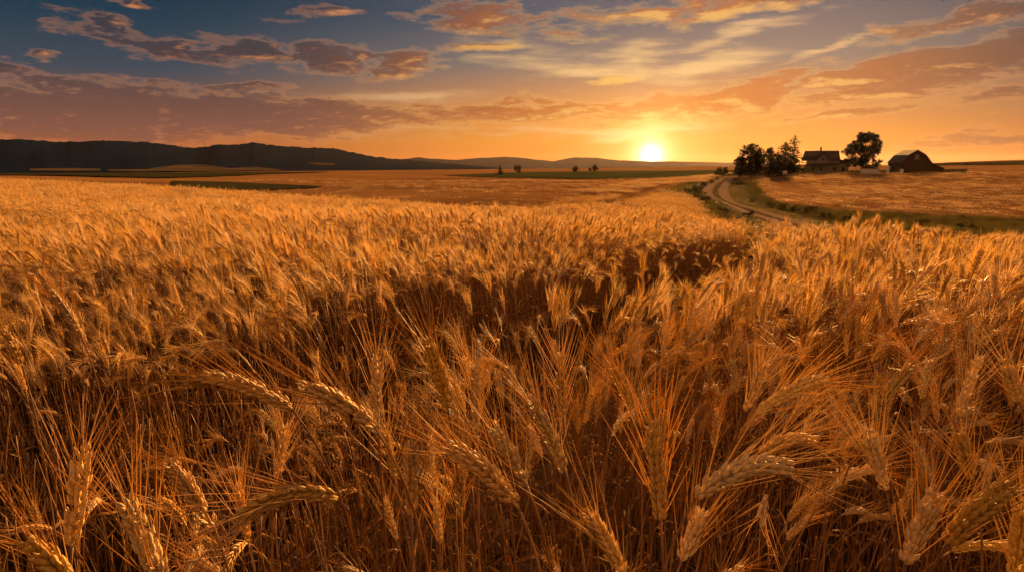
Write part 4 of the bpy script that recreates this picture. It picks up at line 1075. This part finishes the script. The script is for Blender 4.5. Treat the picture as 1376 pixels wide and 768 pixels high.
# glow of the sun itself
halo = (ang / -6.5).op('EXPONENT') * .30; core = (ang / -2.2).op('EXPONENT') * 1.6; disc = (ang / -.42).op('EXPONENT') * 6
def addc(a, col, f): return mixc(nt, 1.0, a, mixc(nt, f, (0, 0, 0), col), 'ADD')
def scale(col, f):
    n = vm('SCALE', S(nt, (lambda r_: (setattr(r_, 'name', r_.name), r_.outputs[0])[1])(nt.nodes.new('ShaderNodeRGB'))))
    n.inputs[0].links[0].from_node.outputs[0].default_value = (*col, 1); nt.links.new(f.s, n.inputs['Scale']); return S(nt, n.outputs[0])
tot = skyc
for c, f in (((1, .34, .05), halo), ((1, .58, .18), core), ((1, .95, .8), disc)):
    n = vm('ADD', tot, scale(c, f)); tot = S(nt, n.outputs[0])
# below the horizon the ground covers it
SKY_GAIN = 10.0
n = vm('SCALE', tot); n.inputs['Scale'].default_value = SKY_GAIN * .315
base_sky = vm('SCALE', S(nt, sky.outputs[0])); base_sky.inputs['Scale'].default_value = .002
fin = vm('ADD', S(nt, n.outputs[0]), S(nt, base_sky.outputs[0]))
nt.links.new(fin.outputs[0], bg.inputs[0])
W.cycles.sampling_method = 'MANUAL'; W.cycles.sample_map_resolution = 512

sl = bpy.data.lights.new('sun', 'SUN'); sl.energy = 4.4; sl.angle = R(.53); sl.color = (1.0, .465, .13)
so = bpy.data.objects.new('sun', sl); COL.objects.link(so)
dv = Vector((math.sin(R(LAMP_A)) * math.cos(R(LAMP_E)), math.cos(R(LAMP_A)) * math.cos(R(LAMP_E)), math.sin(R(LAMP_E))))
so.rotation_euler = dv.to_track_quat('Z', 'Y').to_euler(); so.location = (40, 200, 60)

# ------------------------------------------------------------------ air
hm = bpy.data.materials.new('haze'); hm.use_nodes = True; hn = hm.node_tree; hn.nodes.clear()
ho = hn.nodes.new('ShaderNodeOutputMaterial'); pv = hn.nodes.new('ShaderNodeVolumePrincipled'); hn.links.new(pv.outputs[0], ho.inputs['Volume'])
pv.inputs['Color'].default_value = (.90, .80, .78, 1); pv.inputs['Density'].default_value = 0.9e-5; pv.inputs['Anisotropy'].default_value = .74
hb = MB(); hb.box(-12000, 12000, -11000, 11000, -130, 135); hz = obj('haze', hb.mesh('haze', [hm], False)); tag(hz, kind='stuff')

# ------------------------------------------------------------------ render settings
SC.view_settings.view_transform = 'Standard'; SC.view_settings.look = 'None'; SC.view_settings.exposure = 1.5; SC.view_settings.gamma = 1.0
SC.render.engine = 'CYCLES'
cy = SC.cycles
cy.use_denoising = True
try: cy.denoiser = 'OPENIMAGEDENOISE'; cy.denoising_input_passes = 'RGB_ALBEDO_NORMAL'; cy.denoising_prefilter = 'ACCURATE'
except Exception: pass
cy.max_bounces = 6; cy.diffuse_bounces = 2; cy.glossy_bounces = 2; cy.transmission_bounces = 3; cy.transparent_max_bounces = 4; cy.volume_bounces = 0
cy.caustics_reflective = False; cy.caustics_refractive = False
cy.sample_clamp_indirect = 6
cy.use_adaptive_sampling = True; cy.adaptive_threshold = .015
